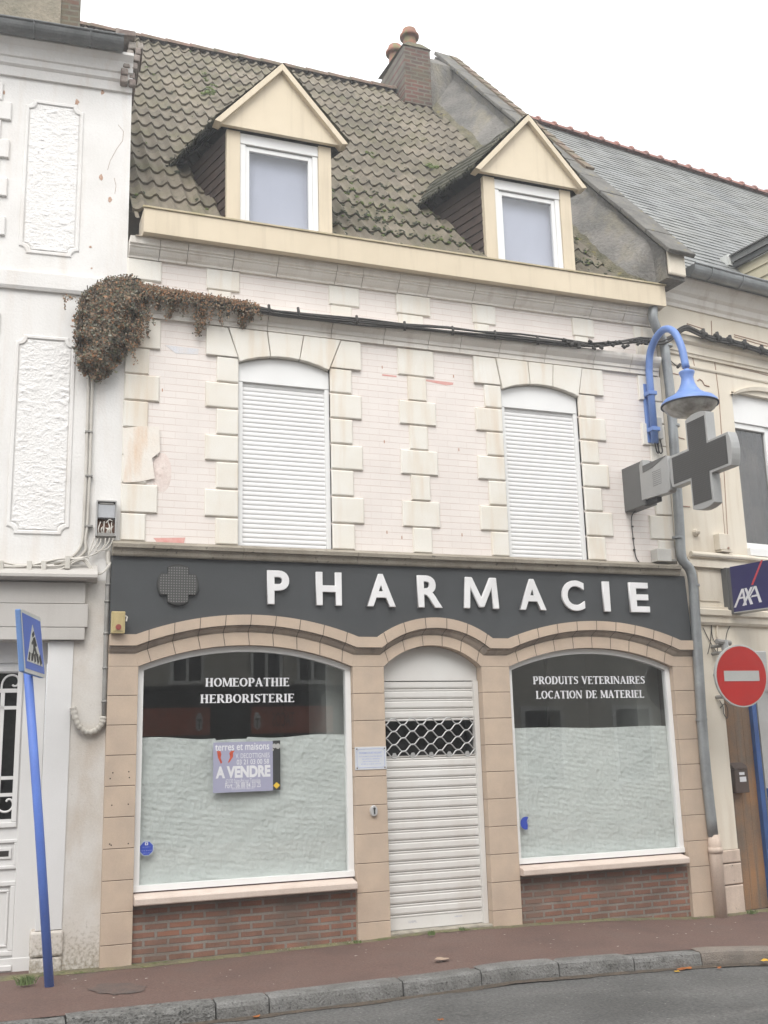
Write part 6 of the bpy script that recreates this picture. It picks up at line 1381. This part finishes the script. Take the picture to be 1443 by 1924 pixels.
# ================================================================ SMALL THINGS ON THE GROUND
def weed(px, py, label, n=40, h=.07, spread=.05):
    p = inz(px, py, gz(fac(px, py)[0])); b = MB()
    for i in range(n):
        a = random.uniform(0, 2 * pi); r = random.random() * spread; x, y = r * math.cos(a), r * math.sin(a) * .6; l = h * random.uniform(.4, 1); lx, ly = random.gauss(0, l * .5), random.gauss(0, l * .4); w_ = .004
        b.add([(x - w_, y, 0), (x + w_, y, 0), (x + lx * .5 + w_ * .8, y + ly * .5, l * .7), (x + lx * .5 - w_ * .8, y + ly * .5, l * .7), (x + lx, y + ly, l)], [(0, 1, 2, 3), (3, 2, 4)])
    o = tag(b.build('weed', weed_m), label, 'weed', 'weeds growing along the wall foot'); o.location = tuple(p); return o
weed(48, 1850, 'bushy green weed at the foot of the white door', 80, .08, .08); weed(810, 1757, 'small green tuft at the left of the shutter step', 40, .05, .04); weed(868, 1748, 'tiny green tuft under the right part of the shutter', 22, .04, .03)
weed(672, 1772, 'low green tuft beside the foot of the pier left of the door', 26, .035, .05); weed(1412, 1717, 'green tuft before the brown wooden door', 40, .05, .08)
def flat(name, px, py, w_, l_, rz, mat, label, cat, group=None, z=None):
    zz = gz(fac(px, py)[0]) - .02 if z is None else z
    p = inz(px, py, zz); b = MB(); n = 10; P = [(w_ * math.cos(k * 2 * pi / n) * random.uniform(.8, 1.15), l_ * math.sin(k * 2 * pi / n) * random.uniform(.8, 1.15)) for k in range(n)]
    b.add([(0, 0, .012)] + [(x, y, .004 + .012 * random.random()) for x, y in P], [(0, 1 + k, 1 + (k + 1) % n) for k in range(n)])
    o = tag(b.build(name, mat), label, cat, group); o.location = tuple(p); o.rotation_euler = (0, 0, rz); return o
flat('litter', 830, 1803, .07, .045, .2, paper_litter, 'crumpled tan scrap lying on the pavement before the shutter', 'litter')
zr_ = gz(5.9) - .150
flat('leaf', 1272, 1827, .022, .028, 0, leaf_yellow, 'small bright yellow leaf in the gutter by the kerb', 'leaf', 'fallen leaves along the kerb', zr_)
flat('leaf', 1286, 1821, .09, .045, .3, leaf_litter, 'large orange brown leaf curled against the kerb', 'leaf', 'fallen leaves along the kerb', zr_)
flat('leaf', 1352, 1820, .03, .02, .5, leaf_litter, 'small dark orange leaf on the road near the right edge', 'leaf', 'fallen leaves along the kerb', zr_)
flat('leaf', 1437, 1806, .045, .03, .1, leaf_yellow, 'tan yellow leaf at the right end of the kerb', 'leaf', 'fallen leaves along the kerb', zr_)
flat('leaf', 828, 1918, .03, .02, .3, leaf_litter, 'small orange leaf on the road at the bottom of the view', 'leaf', 'fallen leaves along the kerb', zr_)
flat('leaf', 482, 1911, .03, .02, .3, leaf_litter, 'small orange leaf under the kerb left of centre', 'leaf', 'fallen leaves along the kerb', zr_)
b = MB()                                             # pale grit and specks scattered on the pavement
for i in range(70):
    x = random.uniform(.6, 7.5); y = random.uniform(-1.4, -.15); r = random.uniform(.004, .013); z = pz(x, y) + .004; a = random.uniform(0, 3)
    b.add([(x + r * 1.6 * math.cos(a), y + r * math.sin(a), z), (x + r * math.cos(a + 1.8), y + r * math.sin(a + 1.8), z + .002), (x + 1.3 * r * math.cos(a + 3.4), y + r * math.sin(a + 3.4), z), (x + r * math.cos(a + 4.9), y + r * math.sin(a + 4.9), z + .001)], [(0, 1, 2, 3)])
for i in range(50):
    x = random.uniform(2.6, 3.5); y = random.gauss(-.05, .03); r = random.uniform(.004, .01); z = pz(x, y) + .012; a = random.uniform(0, 3)
    b.add([(x + r * math.cos(a), y, z), (x, y - r, z + .006), (x - r * math.cos(a), y, z + .012)], [(0, 1, 2)])
tag(b.build('grit', chip_m), kind='stuff')

# ================================================================ STREET OPPOSITE (seen only mirrored in the glass)
OP = thing('opposite_shop', 'pale upper floor over dark shopfront with orange signs, mirrored in the left window', 'house', (2.5, -11.6, 0), pi)
b = MB(); b.box(-8, 8, 0, .3, 3.08, 7.6); b.build('upper_wall', opp_wall, OP)
b = MB(); b.box(-8, 8, -.05, .3, 0, 3.08); b.build('shopfront', opp_dark, OP)
for X in (-3, -1, .6, 2.2, 4.0, 5.65, 6.65, 8.6):
    x = 2.5 - X; b = MB(); b.box(x - .40, x + .40, -.10, .05, 3.12, 3.2)
    for xa in (x - .34, x - .03, x + .28): b.box(xa, xa + .06, -.04, .05, 3.2, 5.0)
    f_ = b.build('window', sign_white, OP); MB().box(x - .30, x + .30, -.02, .04, 3.2, 5.0).build('pane', opp_dark, f_)
for X0_, X1_ in ((2.0, 4.45), (5.3, 7.05)): MB().box(2.5 - X1_, 2.5 - X0_, -.14, -.05, 2.12, 2.66).build('sign_band', opp_orange, OP)
for X in (4.23, 5.42):
    x = 2.5 - X; f_ = MB().prism([(x - .07, 2.25), (x, 2.19), (x + .07, 2.25), (x + .07, 2.45), (x + .03, 2.55), (x - .03, 2.55), (x - .07, 2.45)], -.146, -.141).build('emblem', sign_white, OP); b = MB(); b.box(x - .045, x + .045, -.150, -.147, 2.40, 2.43); b.box(x - .012, x + .012, -.150, -.147, 2.24, 2.399); b.build('letter', opp_dark, f_)
b = MB(); b.box(-8, 8, -.35, .1, 2.98, 3.075); b.build('awning_edge', opp_dark, OP)
text('TACOS', 2.5 - 6.21, 2.5 - 5.74, 2.26, 2.54, -.141, opp_dark, 'sign_text', OP)
b = MB().add([(-8, -.3, 7.6), (8, -.3, 7.6), (8, 4, 11), (-8, 4, 11)], [(0, 1, 2, 3)]); b.build('roof', slate_m, OP)
OQ = thing('opposite_house', 'plain grey rendered house mirrored in the right window', 'house', (14.5, -11.6, 0), pi)
b = MB(); b.box(-4, 4, 0, .3, 0, 7.2); b.build('wall', opp_wall, OQ)
for x in (-2.4, 0, 2.4):
    for z in (.9, 4.0):
        b = MB(); b.box(x - .55, x + .55, -.04, .02, z - .08, z + 1.7); f_ = b.build('window', sign_white, OQ); MB().box(x - .45, x + .45, -.05, -.04, z, z + 1.6).build('pane', opp_dark, f_)
b = MB().add([(-4, -.3, 7.2), (4, -.3, 7.2), (4, 4, 10.5), (-4, 4, 10.5)], [(0, 1, 2, 3)]); b.build('roof', slate_m, OQ)

# ================================================================ VEILING FLARE (thin volume added to lift the blacks, no real mist)
hz = MB().box(-205, 205, -205, 205, -1.3, 15.5).build('flare_veil', bpy.data.materials.new('flare_veil_volume')); tag(hz, kind='stuff')
hm = hz.data.materials[0]; hm.use_nodes = True; hn = hm.node_tree; hn.nodes.clear(); ho = hn.nodes.new('ShaderNodeOutputMaterial'); pv = hn.nodes.new('ShaderNodeVolumePrincipled')
pv.inputs['Color'].default_value = (.95, .96, .97, 1); pv.inputs['Density'].default_value = .0055; pv.inputs['Anisotropy'].default_value = .2; hn.links.new(pv.outputs[0], ho.inputs['Volume'])
